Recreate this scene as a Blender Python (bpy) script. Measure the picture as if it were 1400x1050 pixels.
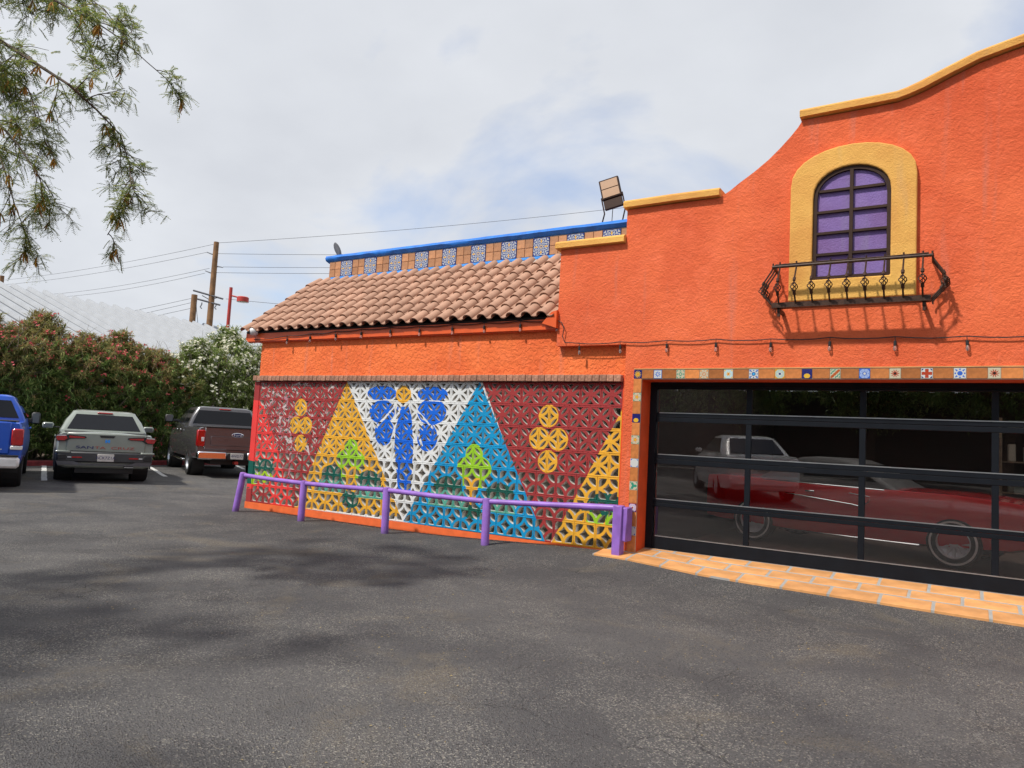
import bpy, bmesh, math, random
from mathutils import Vector, Matrix
R = math.radians
V = Vector
random.seed(7)
scene = bpy.context.scene
for o in list(bpy.data.objects): bpy.data.objects.remove(o)
COL = scene.collection

# ------------------------------------------------------------------ camera
FPX = 1000.0
CAM = V((3.7776, -8.6861, 1.3108))
YAW, PITCH, ROLL = 0.5616172, 0.0780703, 0.0537272
_f = V((-math.sin(YAW)*math.cos(PITCH), math.cos(YAW)*math.cos(PITCH), math.sin(PITCH)))
_r0 = V((math.cos(YAW), math.sin(YAW), 0)); _u0 = _r0.cross(_f)
_r = math.cos(ROLL)*_r0 + math.sin(ROLL)*_u0
_u = -math.sin(ROLL)*_r0 + math.cos(ROLL)*_u0
cd = bpy.data.cameras.new('camera'); cam = bpy.data.objects.new('camera', cd); COL.objects.link(cam)
cd.sensor_width = 36; cd.lens = 36*FPX/1400; cd.clip_start = .05; cd.clip_end = 1500
m = Matrix((( _r.x, _u.x, -_f.x, CAM.x), (_r.y, _u.y, -_f.y, CAM.y), (_r.z, _u.z, -_f.z, CAM.z), (0,0,0,1)))
cam.matrix_world = m
scene.camera = cam
def ray(x, y): return _f + _r*((x-700)/FPX) + _u*((525-y)/FPX)
def onY(x, y, Y): d = ray(x, y); return CAM + d*((Y-CAM.y)/d.y)
def onZ(x, y, Z): d = ray(x, y); return CAM + d*((Z-CAM.z)/d.z)
def dep(x, y, w): return CAM + ray(x, y)*w

# ------------------------------------------------------------------ sky and sun
SUN = V((-0.13, -0.29, 0.40)).normalized()
world = bpy.data.worlds.new('World'); scene.world = world; world.use_nodes = True
wn = world.node_tree.nodes; wl = world.node_tree.links
bg = wn['Background']; bg.inputs['Strength'].default_value = 0.1
sky = wn.new('ShaderNodeTexSky'); sky.sky_type = 'NISHITA'; sky.sun_disc = False
sky.sun_elevation = math.asin(SUN.z); sky.sun_rotation = math.atan2(SUN.x, SUN.y)
tc = wn.new('ShaderNodeTexCoord')
sep = wn.new('ShaderNodeSeparateXYZ'); wl.new(tc.outputs['Generated'], sep.inputs[0])
ad = wn.new('ShaderNodeMath'); ad.operation = 'ADD'; ad.inputs[1].default_value = .28; wl.new(sep.outputs[2], ad.inputs[0])
mx = wn.new('ShaderNodeMath'); mx.operation = 'MAXIMUM'; mx.inputs[1].default_value = .12; wl.new(ad.outputs[0], mx.inputs[0])
comb = wn.new('ShaderNodeCombineXYZ')
for i in (0, 1):
    dv = wn.new('ShaderNodeMath'); dv.operation = 'DIVIDE'
    wl.new(sep.outputs[i], dv.inputs[0]); wl.new(mx.outputs[0], dv.inputs[1]); wl.new(dv.outputs[0], comb.inputs[i])
vm = wn.new('ShaderNodeVectorMath'); vm.operation = 'ADD'; vm.inputs[1].default_value = (34.30, 39.66, 0); wl.new(comb.outputs[0], vm.inputs[0])
n1 = wn.new('ShaderNodeTexNoise'); n1.inputs['Scale'].default_value = 1.25; n1.inputs['Detail'].default_value = 7; n1.inputs['Roughness'].default_value = .52
n1.inputs['Distortion'].default_value = .35
wl.new(vm.outputs[0], n1.inputs['Vector'])
rp = wn.new('ShaderNodeValToRGB'); rp.color_ramp.elements[0].position = .31; rp.color_ramp.elements[1].position = .48
rp.color_ramp.elements[0].color = (.16, .16, .16, 1); rp.color_ramp.elements[1].color = (.97, .97, .97, 1)
wl.new(n1.outputs['Fac'], rp.inputs[0])
n2 = wn.new('ShaderNodeTexNoise'); n2.inputs['Scale'].default_value = 2.6; n2.inputs['Detail'].default_value = 6
wl.new(vm.outputs[0], n2.inputs['Vector'])
cr2 = wn.new('ShaderNodeValToRGB'); cr2.color_ramp.elements[0].position = .32; cr2.color_ramp.elements[1].position = .68
cr2.color_ramp.elements[0].color = (6.0, 6.2, 6.6, 1); cr2.color_ramp.elements[1].color = (6.9, 7.1, 7.45, 1)
wl.new(n2.outputs['Fac'], cr2.inputs[0])
blu = wn.new('ShaderNodeMix'); blu.data_type = 'RGBA'; blu.blend_type = 'MULTIPLY'; blu.inputs['Factor'].default_value = 1
wl.new(sky.outputs[0], blu.inputs['A']); blu.inputs['B'].default_value = (1.3, 1.5, 1.75, 1)
mixw = wn.new('ShaderNodeMix'); mixw.data_type = 'RGBA'
wl.new(rp.outputs[0], mixw.inputs['Factor']); wl.new(blu.outputs['Result'], mixw.inputs['A']); wl.new(cr2.outputs[0], mixw.inputs['B'])
wl.new(mixw.outputs['Result'], bg.inputs['Color'])
sd = bpy.data.lights.new('sun', 'SUN'); sd.energy = 3.6; sd.angle = R(2.8); sd.color = (1, .95, .87)
so = bpy.data.objects.new('sun', sd); COL.objects.link(so)
so.rotation_euler = SUN.to_track_quat('Z', 'Y').to_euler(); so.location = (0, -20, 30)
scene.view_settings.view_transform = 'Standard'; scene.view_settings.look = 'None'
scene.view_settings.exposure = 0.2; scene.view_settings.gamma = 1
scene.render.engine = 'CYCLES'
scene.cycles.max_bounces = 8; scene.cycles.transparent_max_bounces = 16
scene.render.resolution_x = 1024; scene.render.resolution_y = 768

# ------------------------------------------------------------------ materials
class NT:
    def __init__(s, name):
        s.m = bpy.data.materials.new(name); s.m.use_nodes = True
        s.n = s.m.node_tree.nodes; s.l = s.m.node_tree.links; s.b = s.n['Principled BSDF']; s.out = s.n['Material Output']
    def new(s, t, **k):
        nd = s.n.new(t)
        for a, b in k.items(): setattr(nd, a, b)
        return nd
    def put(s, sock, v):
        if isinstance(v, bpy.types.NodeSocket): s.l.new(v, sock)
        elif v is not None: sock.default_value = v
    def math(s, op, a, b=None, c=None, clamp=False):
        nd = s.new('ShaderNodeMath', operation=op, use_clamp=clamp); s.put(nd.inputs[0], a); s.put(nd.inputs[1], b)
        if c is not None: s.put(nd.inputs[2], c)
        return nd.outputs[0]
    def vec(s, op, a, b=None, c=None):
        nd = s.new('ShaderNodeVectorMath', operation=op); s.put(nd.inputs[0], a); s.put(nd.inputs[1], b)
        if c is not None: s.put(nd.inputs[2], c)
        return nd.outputs['Value'] if op in ('DOT_PRODUCT', 'LENGTH', 'DISTANCE') else nd.outputs[0]
    def mix(s, f, a, b, mode='MIX'):
        nd = s.new('ShaderNodeMix', data_type='RGBA', blend_type=mode)
        s.put(nd.inputs['Factor'], f); s.put(nd.inputs['A'], c4(a)); s.put(nd.inputs['B'], c4(b)); return nd.outputs['Result']
    def noise(s, vec, scale, detail=4, rough=.55, dist=0):
        nd = s.new('ShaderNodeTexNoise'); s.put(nd.inputs['Vector'], vec)
        nd.inputs['Scale'].default_value = scale; nd.inputs['Detail'].default_value = detail
        nd.inputs['Roughness'].default_value = rough; nd.inputs['Distortion'].default_value = dist; return nd.outputs['Fac']
    def ramp(s, f, a, b):      # smooth 0..1
        nd = s.new('ShaderNodeMapRange', interpolation_type='SMOOTHSTEP'); s.put(nd.inputs[0], f)
        nd.inputs[1].default_value = a; nd.inputs[2].default_value = b; return nd.outputs[0]
    def bump(s, h, strength, dist=.01):
        nd = s.new('ShaderNodeBump'); s.put(nd.inputs['Height'], h); nd.inputs['Strength'].default_value = strength
        nd.inputs['Distance'].default_value = dist; s.l.new(nd.outputs[0], s.b.inputs['Normal'])
    def pos(s): return s.new('ShaderNodeNewGeometry').outputs['Position']
    def obj(s): return s.new('ShaderNodeTexCoord').outputs['Object']
    def base(s, v): s.put(s.b.inputs['Base Color'], c4(v))
    def rough(s, v): s.put(s.b.inputs['Roughness'], v)
def c4(v):
    if isinstance(v, (tuple, list)) and len(v) == 3: return (v[0], v[1], v[2], 1)
    return v
def s2l(r, g, b):
    f = lambda c: ((c/255+.055)/1.055)**2.4 if c > 10 else c/255/12.92
    return (f(r), f(g), f(b))
def pmat(name, col, rough=.6, metal=0, var=.12, vscale=6, bscale=0, bstr=0, coat=0, rnd=0, spec=None, bdist=.01):
    t = NT(name); P = t.obj()
    v = t.noise(P, vscale, 5)
    c = t.mix(t.ramp(v, .25, .75), tuple(x*(1-var) for x in col), tuple(min(1, x*(1+var)) for x in col))
    if rnd:
        oi = t.new('ShaderNodeObjectInfo').outputs['Random']
        hsv = t.new('ShaderNodeHueSaturation'); t.put(hsv.inputs['Color'], c)
        t.put(hsv.inputs['Value'], t.math('MULTIPLY_ADD', oi, 2*rnd, 1-rnd)); c = hsv.outputs[0]
    t.base(c); t.rough(rough); t.b.inputs['Metallic'].default_value = metal
    if coat: t.b.inputs['Coat Weight'].default_value = coat; t.b.inputs['Coat Roughness'].default_value = .04
    if spec is not None: t.b.inputs['Specular IOR Level'].default_value = spec
    if bscale: t.bump(t.noise(P, bscale, 3, .6), bstr, bdist)
    return t.m
def stucco(name, col, s1=55, st=.6, coarse=False):
    t = NT(name); P = t.pos()
    big = t.noise(P, .9, 5, .6); med = t.noise(P, 5, 4)
    c = t.mix(t.ramp(big, .3, .7), (col[0]*.84, col[1]*.72, col[2]*.75), (min(1, col[0]*1.04), col[1]*1.12, col[2]*1.15))
    c = t.mix(t.math('MULTIPLY', t.ramp(med, .45, .8), .42), c, tuple(min(1, x*1.1+.035) for x in col))
    # faint vertical water streaks
    mp = t.new('ShaderNodeMapping'); mp.inputs['Scale'].default_value = (6, 6, .55); t.put(mp.inputs[0], P)
    st_ = t.noise(mp.outputs[0], 1.0, 3)
    c = t.mix(t.math('MULTIPLY', t.ramp(st_, .57, .78), .5), c, tuple(x*.55+.12 for x in col))
    t.base(c); t.rough(.85); t.b.inputs['Specular IOR Level'].default_value = .25
    h = t.math('MULTIPLY_ADD', t.noise(P, 7, 3), .45, t.noise(P, s1, 5, .7))
    if coarse:
        h2 = t.ramp(t.noise(P, 17, 3, .55, .8), .42, .58)
        h = t.math('MULTIPLY_ADD', h2, .9, t.math('MULTIPLY', h, .5))
    t.bump(h, st, .02)
    return t.m
M = {}
ORANGE = (.82, .145, .032)
M['stucco'] = stucco('orange_stucco', (.82, .155, .055), 34, 1.0)
M['stucco_rough'] = stucco('orange_lace_stucco', (.86, .18, .05), 48, .5, True)
M['orange_paint'] = pmat('orange_gloss_paint', (.72, .10, .015), .45, var=.1)
M['orange_deep'] = pmat('deep_orange_paint', (.70, .075, .010), .6, var=.1, bscale=30, bstr=.2)
M['yellow'] = stucco('ochre_stucco', (.80, .42, .10), 60, .7)
M['brick'] = pmat('brick_paint', (.40, .20, .13), .9, var=.35, vscale=22, bscale=60, bstr=.5, rnd=.22)
M['mortar'] = pmat('mortar_grey', (.45, .42, .38), .9, bscale=80, bstr=.4)
M['back'] = pmat('grey_plaster', (.36, .33, .29), .9, var=.25, bscale=25, bstr=.3)
M['rooftile'] = pmat('clay_roof_tile', (.41, .232, .155), .85, var=.14, vscale=5, bscale=70, bstr=.25, rnd=.12)
M['dark'] = pmat('dark_void', (.012, .011, .011), .9)
M['blue'] = pmat('blue_coping_paint', (.010, .16, .60), .5, var=.25, bscale=25, bstr=.5)
M['blue2'] = pmat('light_blue_paint', (.05, .30, .80), .55, var=.2, bscale=25, bstr=.4)
M['grout'] = pmat('grout', (.50, .44, .37), .9)
M['terra'] = pmat('terracotta_tile', (.43, .20, .09), .6, var=.2, vscale=14, rnd=.22)
M['terra_glossy'] = pmat('glazed_terracotta', (.50, .175, .05), .3, var=.22, vscale=16, rnd=.35)
M['paver'] = pmat('saltillo_paver', (.60, .285, .10), .65, var=.2, vscale=4, bscale=40, bstr=.15, rnd=.12)
M['paver_joint'] = pmat('paver_joint', (.33, .32, .30), .9, bscale=60, bstr=.4)
M['iron'] = pmat('brown_iron', (.05, .024, .015), .5, var=.4, vscale=30, bscale=60, bstr=.25, spec=.25)
M['winframe'] = pmat('bronze_frame', (.04, .019, .012), .6, spec=.2, var=.2)
M['purple_stucco'] = stucco('purple_plaster', (.235, .15, .37), 60, .6)
M['purple'] = pmat('purple_paint', (.29, .14, .52), .38, var=.12, vscale=9, bscale=90, bstr=.06)
def worn(name, col, under):
    t = NT(name); P = t.pos(); c = t.mix(t.ramp(t.noise(P, 5, 5), .3, .7), tuple(x*.82 for x in col), tuple(x*1.12 for x in col))
    c = t.mix(t.math('MULTIPLY', t.ramp(t.noise(P, 38, 4, .65), .70, .74), .8), c, under)
    z = t.new('ShaderNodeSeparateXYZ'); t.put(z.inputs[0], P)
    c = t.mix(t.math('MULTIPLY', t.ramp(t.math('MULTIPLY_ADD', t.noise(P, 12, 3), .1, z.outputs[2]), .06, -.08), .55), c, (.06, .055, .06))
    t.base(c); t.rough(t.math('MULTIPLY_ADD', t.noise(P, 9, 3), .3, .28)); t.bump(t.noise(P, 60, 3), .12, .006); return t.m
M['purple'] = worn('worn_purple_paint', (.29, .14, .52), (.10, .06, .05))
M['doorframe'] = pmat('black_door_paint', (.006, .008, .012), .5, var=.15, spec=.18)
M['alu'] = pmat('aluminium', (.55, .56, .58), .35, metal=.9)
M['cable'] = pmat('black_cable', (.014, .012, .012), .6)
M['socket'] = pmat('black_socket', (.012, .012, .012), .5)
M['bulb'] = pmat('bulb_glass', (.75, .74, .70), .08, var=.05); M['bulb'].node_tree.nodes['Principled BSDF'].inputs['Transmission Weight'].default_value = .85
M['wood'] = pmat('pole_wood', (.22, .115, .05), .85, var=.3, vscale=3, bscale=15, bstr=.4)
M['steel'] = pmat('grey_steel', (.13, .13, .14), .5, metal=.6)
M['insul'] = pmat('grey_insulator', (.18, .19, .21), .4)
M['redpaint'] = pmat('red_lamp_paint', (.45, .035, .025), .5)
M['kerb'] = pmat('red_kerb_paint', (.20, .022, .025), .8, var=.35, vscale=8)
M['white_metal'] = pmat('white_sheet_metal', (.40, .415, .435), .6, var=.08, vscale=1.5)
M['shedwall'] = pmat('shed_wall', (.25, .24, .23), .8)
M['line'] = pmat('white_line_paint', (.62, .62, .60), .8, var=.3, vscale=20)
M['rubber'] = pmat('tyre_rubber', (.012, .012, .012), .85, bscale=40, bstr=.2)
M['rim'] = pmat('alloy_rim', (.45, .46, .48), .3, metal=.85)
M['chrome'] = pmat('chrome', (.72, .72, .74), .12, metal=1, var=.03)
M['hubcap'] = pmat('hubcap_silver', (.62, .62, .63), .3, metal=.25, var=.05)
M['blackplastic'] = pmat('black_trim', (.018, .018, .019), .55)
M['greyplastic'] = pmat('grey_cladding', (.05, .052, .055), .6)
M['carglass'] = pmat('tinted_car_glass', (.010, .011, .014), .08, var=.05, spec=.3)
M['redlens'] = pmat('red_lens', (.45, .008, .010), .12, var=.2, vscale=12, coat=.6)
M['whitelens'] = pmat('clear_lens', (.75, .75, .75), .12, coat=.6)
M['plate'] = pmat('number_plate', (.62, .60, .56), .5, var=.1)
M['carblue'] = pmat('blue_car_paint', (.004, .085, .55), .3, var=.05, coat=.5)
M['cargrey'] = pmat('sage_car_paint', (.26, .29, .25), .3, var=.04, coat=1)
M['cardark'] = pmat('graphite_car_paint', (.085, .08, .085), .25, var=.05, coat=1)
M['cargrad'] = M['cardark']
M['carred'] = pmat('red_car_paint', (.55, .008, .012), .2, var=.05, coat=1)
M['carwhite'] = pmat('white_car_paint', (.80, .80, .80), .28, var=.02, coat=1)
M['inkblue'] = pmat('navy_letters', (.015, .02, .12), .5)
M['inkred'] = pmat('red_letters', (.36, .04, .03), .5)
M['inkwhite'] = pmat('white_letters', (.75, .75, .75), .5)
M['skyblue'] = pmat('sky_blue_badge', (.03, .30, .9), .4)
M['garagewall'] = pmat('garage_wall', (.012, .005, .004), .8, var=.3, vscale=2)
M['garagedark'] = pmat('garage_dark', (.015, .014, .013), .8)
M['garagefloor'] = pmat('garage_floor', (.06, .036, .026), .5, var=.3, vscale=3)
M['bark'] = pmat('bark', (.09, .065, .045), .9, var=.4, vscale=9, bscale=25, bstr=.6)
M['twig'] = pmat('grey_twig', (.20, .16, .12), .85, var=.3)

def leafmat(name, a, b, c, trans=.35):
    t = NT(name)
    r = t.new('ShaderNodeNewGeometry').outputs['Random Per Island']
    col = t.mix(t.ramp(r, 0, .7), a, b); col = t.mix(t.ramp(r, .72, 1), col, c)
    t.base(col); t.rough(.5); t.b.inputs['Specular IOR Level'].default_value = .35
    tr = t.new('ShaderNodeBsdfTranslucent'); t.put(tr.inputs[0], col)
    ms = t.new('ShaderNodeMixShader'); ms.inputs[0].default_value = trans
    t.l.new(t.b.outputs[0], ms.inputs[1]); t.l.new(tr.outputs[0], ms.inputs[2]); t.l.new(ms.outputs[0], t.out.inputs[0])
    return t.m
M['leaf'] = leafmat('oleander_leaf', (.085, .145, .04), (.21, .31, .085), (.42, .47, .16))
M['leafred'] = leafmat('oleander_bronze_leaf', (.21, .22, .08), (.36, .34, .12), (.52, .32, .17))
M['leaflight'] = leafmat('white_oleander_leaf', (.13, .20, .05), (.27, .34, .10), (.5, .53, .22))
M['redflower'] = leafmat('red_blossom', (.55, .05, .06), (.70, .12, .13), (.78, .24, .22), .3)
M['whiteflower'] = leafmat('white_blossom', (.62, .60, .45), (.8, .78, .66), (.72, .66, .40), .3)
M['mesq'] = leafmat('mesquite_leaflet', (.10, .15, .04), (.20, .25, .065), (.42, .35, .08), .55)
M['pod'] = leafmat('mesquite_pod', (.50, .24, .035), (.62, .36, .06), (.36, .15, .02), .4)
M['litter'] = leafmat('leaf_litter', (.22, .17, .09), (.34, .26, .13), (.45, .33, .10), 0)

# asphalt -------------------------------------------------------------
def asphalt():
    t = NT('asphalt'); P = t.pos()
    big = t.noise(P, .33, 5, .6, .3); mid = t.noise(P, 1.4, 5, .62, .4); fine = t.noise(P, 90, 3, .7)
    vo = t.new('ShaderNodeTexVoronoi'); t.put(vo.inputs['Vector'], P); vo.inputs['Scale'].default_value = 130
    vcol = t.new('ShaderNodeSeparateColor'); t.put(vcol.inputs[0], vo.outputs['Color'])
    c = t.mix(t.ramp(big, .36, .64), (.118, .115, .117), (.165, .160, .158))
    c = t.mix(t.math('MULTIPLY', t.ramp(mid, .45, .75), .40), c, (.20, .193, .184))
    c = t.mix(t.math('MULTIPLY', t.ramp(t.noise(P, .62, 4, .6, .6), .54, .70), .48), c, (.070, .067, .071))
    sx = t.new('ShaderNodeSeparateXYZ'); t.put(sx.inputs[0], P)
    # fresh sealer strip along the building
    near = t.math('MULTIPLY', t.ramp(t.math('MULTIPLY_ADD', t.noise(P, 1.1, 3), 1.6, sx.outputs[1]), -2.6, -.6), t.ramp(sx.outputs[0], -9, -6))
    c = t.mix(t.math('MULTIPLY', near, .62), c, (.085, .083, .087))
    # aggregate speckle
    sp = t.math('MULTIPLY', t.ramp(vcol.outputs[0], .74, .98), t.ramp(mid, .3, .7))
    c = t.mix(t.math('MULTIPLY', sp, .95), c, (.42, .395, .35))
    c = t.mix(t.math('MULTIPLY', t.ramp(vcol.outputs[1], .80, 1), .6), c, (.018, .018, .02))
    # coarse light grit, tan dust drifts, hairline cracks
    v2 = t.new('ShaderNodeTexVoronoi'); t.put(v2.inputs['Vector'], P); v2.inputs['Scale'].default_value = 62
    v2c = t.new('ShaderNodeSeparateColor'); t.put(v2c.inputs[0], v2.outputs['Color'])
    grit = t.math('MULTIPLY', t.ramp(v2c.outputs[0], .76, .92), t.math('LESS_THAN', v2.outputs['Distance'], .36))
    c = t.mix(t.math('MULTIPLY', grit, t.math('MULTIPLY_ADD', t.ramp(mid, .35, .7), .6, .3)), c, (.44, .41, .34))
    du = t.math('MULTIPLY', t.ramp(t.noise(P, .85, 6, .66, .8), .53, .70), t.ramp(fine, .40, .60))
    c = t.mix(t.math('MULTIPLY', du, .5), c, (.33, .265, .165))
    nd = t.new('ShaderNodeTexNoise'); t.put(nd.inputs['Vector'], P); nd.inputs['Scale'].default_value = 2.2; nd.inputs['Detail'].default_value = 5
    wp = t.vec('MULTIPLY_ADD', nd.outputs['Color'], (.7, .7, 0), P)
    v3 = t.new('ShaderNodeTexVoronoi', feature='DISTANCE_TO_EDGE'); t.put(v3.inputs['Vector'], wp); v3.inputs['Scale'].default_value = .55
    crack = t.math('MULTIPLY', t.math('LESS_THAN', v3.outputs['Distance'], .0022), t.ramp(t.noise(P, .5, 3), .47, .56))
    c = t.mix(t.math('MULTIPLY', crack, .45), c, (.018, .018, .02))
    t.base(c); t.rough(.9); t.b.inputs['Specular IOR Level'].default_value = .28
    h = t.math('MULTIPLY_ADD', vo.outputs['Distance'], .9, t.math('MULTIPLY', fine, .8))
    h = t.math('MULTIPLY_ADD', mid, 1.2, h); h = t.math('MULTIPLY_ADD', grit, .8, h); h = t.math('MULTIPLY_ADD', crack, -1.0, h)
    t.bump(h, 1.0, .018)
    return t.m
M['asphalt'] = asphalt()

# mural ----------------------------------------------------------------
def mural():
    t = NT('mural_paint'); P0 = t.pos()
    nz = t.new('ShaderNodeTexNoise'); t.put(nz.inputs['Vector'], P0); nz.inputs['Scale'].default_value = 14
    P = t.vec('MULTIPLY_ADD', nz.outputs['Color'], (.022, 0, .022), t.vec('ADD', P0, (-.011, 0, -.011)))
    W = lambda x, y: onY(x, y, 0)
    def half(p, q):      # left of p->q in the wall plane (x right, z up)
        a, b = W(*p), W(*q); n = V((-(b.z-a.z), 0, b.x-a.x)).normalized()
        return t.math('GREATER_THAN', t.vec('DOT_PRODUCT', P, tuple(n)), n.dot(a))
    def poly(*pts):      # convex, any order consistent
        w = [W(*p) for p in pts]; ar = sum(w[i].x*w[(i+1) % len(w)].z-w[(i+1) % len(w)].x*w[i].z for i in range(len(w)))
        if ar < 0: pts = pts[::-1]
        f = None
        for i in range(len(pts)):
            h = half(pts[i], pts[(i+1) % len(pts)]); f = h if f is None else t.math('MULTIPLY', f, h)
        return f
    def ell(cx, cy, rx, ry):
        c = W(cx, cy); sx = 1/(W(cx+rx, cy).x-c.x); sz = 1/(W(cx, cy-ry).z-c.z)
        return t.math('LESS_THAN', t.vec('LENGTH', t.vec('MULTIPLY_ADD', P, (sx, 0, sz), (-c.x*sx, 0, -c.z*sz))), 1)
    WHITE = (.70, .71, .70); DRED = (.34, .040, .040); CORAL = (.78, .055, .05); YEL = (.76, .39, .035)
    BLUE = (.008, .13, .66); CYAN = (.006, .28, .55); LIME = (.30, .56, .025); DGR = (.008, .10, .075); TEAL = (.10, .36, .27)
    col = WHITE
    def lay(f, c):
        nonlocal col; col = t.mix(f, col, c)
    U = lambda a, b: t.math('MAXIMUM', a, b)
    lay(poly((330, 515), (478, 515), (398, 705), (330, 705)), DRED)
    lay(poly((657, 515), (857, 515), (857, 560), (745, 755)), DRED)
    # worn, partly bare red field at the far end
    wear = t.math('MULTIPLY', t.ramp(t.noise(P0, 5.5, 6, .7, .8), .56, .62), poly((356, 518), (470, 518), (440, 625), (366, 625)))
    lay(t.math('MULTIPLY', wear, .9), (.62, .58, .57))
    wear2 = t.math('MULTIPLY', t.ramp(t.noise(P0, 9, 5, .7, .6), .55, .6), poly((356, 540), (405, 540), (405, 660), (356, 660)))
    lay(t.math('MULTIPLY', wear2, .75), (.50, .30, .36))
    lay(poly((330, 545), (358, 548), (379, 612), (330, 640)), CORAL)
    lay(poly((330, 612), (379, 612), (392, 668), (330, 668)), CORAL)
    lay(poly((366, 660), (399, 664), (399, 700), (371, 700)), CORAL)
    for c in ((411, 557), (404.6, 581), (418, 581.5), (410.8, 606)): lay(ell(c[0], c[1], 8.3, 11.8), YEL)
    lay(U(ell(361, 640, 14, 13), poly((338, 628), (352, 632), (350, 664), (338, 668))), DGR)
    lay(U(ell(361, 652, 12, 8), poly((344, 655), (350, 645), (350, 664), (344, 664))), (.36, .56, .02))
    lay(poly((330, 660), (400, 668), (400, 672), (330, 665)), CORAL)
    # yellow triangle
    lay(poly((474.5, 522), (402, 694), (548, 707)), YEL)
    lay(U(U(ell(454, 652, 15, 17), ell(504, 660, 17, 17)), ell(478, 683, 12, 12)), DGR)
    lay(U(poly((436, 655), (470, 658), (474, 674), (434, 671)), poly((488, 662), (520, 664), (532, 684), (486, 680))), TEAL)
    lay(U(U(ell(480, 613, 9, 13), ell(479, 629, 20, 16)), poly((467, 635), (492, 636), (489, 656), (466, 654))), LIME)
    lay(poly((470, 637), (487, 638), (482, 672), (476, 672)), YEL)
    # blue flower
    for e in ((522, 538, 20, 10.5), (591, 539, 21, 10.5), (522, 563, 17.5, 16), (590, 563, 20, 18), (525, 590, 13, 19), (584, 598, 14, 19)): lay(ell(*e), BLUE)
    lay(poly((543, 556), (562, 556), (565, 610), (561, 672), (544, 671), (539, 610)), BLUE)
    for a, b, w in (((546, 549), (514, 584), 2.6), ((547, 556), (534, 606), 2.8), ((559, 549), (592, 586), 2.6), ((560, 556), (577, 610), 2.8), ((506, 547.5), (546, 546), 1.3), ((558, 546), (610, 549), 1.3)):
        dx, dy = b[0]-a[0], b[1]-a[1]; L = math.hypot(dx, dy); nx, ny = -dy/L*w/2, dx/L*w/2
        lay(poly((a[0]+nx, a[1]+ny), (b[0]+nx, b[1]+ny), (b[0]-nx, b[1]-ny), (a[0]-nx, a[1]-ny)), WHITE)
    lay(ell(551.5, 539, 10.5, 12), YEL)
    # teal blue triangle
    lay(poly((656, 521), (551, 713), (748, 747)), CYAN)
    lay(U(U(ell(612, 668, 20, 17), ell(683, 676, 20, 15)), ell(644, 699, 14, 10)), DGR)
    lay(U(poly((590, 668), (634, 672), (640, 697), (584, 690)), poly((668, 678), (700, 680), (704, 704), (664, 700))), TEAL)
    lay(U(U(ell(648, 621, 12, 14), ell(648, 640, 24, 18)), poly((632, 645), (664, 648), (660, 668), (632, 664))), LIME)
    lay(poly((634, 652), (656, 654), (648, 690), (642, 690)), YEL)
    for c in ((750, 569), (736.7, 599.6), (762.8, 601), (748.5, 631)): lay(ell(c[0], c[1], 13.6, 15.6), YEL)
    # right yellow triangle
    lay(poly((851, 559), (870, 559), (870, 760), (751, 746)), YEL)
    lay(U(ell(828, 692, 27, 18), poly((795, 690), (860, 692), (860, 700), (795, 698))), DGR)
    lay(U(ell(813, 712, 12, 13), ell(838, 714, 11, 13)), LIME)
    lay(poly((790, 712), (860, 722), (860, 760), (770, 750)), YEL)
    # small paint flaws
    fl = t.ramp(t.noise(P0, 26, 4, .65), .70, .76)
    col = t.mix(t.math('MULTIPLY', fl, .6), col, (.55, .53, .50))
    col = t.mix(t.math('MULTIPLY', t.ramp(t.noise(P0, 3, 4), .35, .7), .14), col, (.02, .02, .02))
    # only outward faces carry paint; the sides of the openings are bare block
    N = t.new('ShaderNodeNewGeometry').outputs['Normal']
    front = t.math('GREATER_THAN', t.vec('DOT_PRODUCT', N, (0, -1, 0)), .6)
    bare = t.mix(t.ramp(t.noise(P0, 12, 4), .3, .7), (.54, .51, .46), (.74, .71, .65))
    sy = t.new('ShaderNodeSeparateXYZ'); t.put(sy.inputs[0], P0)
    shallow = t.math('LESS_THAN', t.math('MULTIPLY_ADD', t.noise(P0, 20, 2), .03, sy.outputs[1]), .022)
    t.base(t.mix(t.math('MAXIMUM', front, shallow), bare, col)); t.rough(.6); t.b.inputs['Specular IOR Level'].default_value = .2
    t.bump(t.noise(P0, 70, 3, .6), .35, .006)
    return t.m
M['mural'] = mural()

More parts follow.
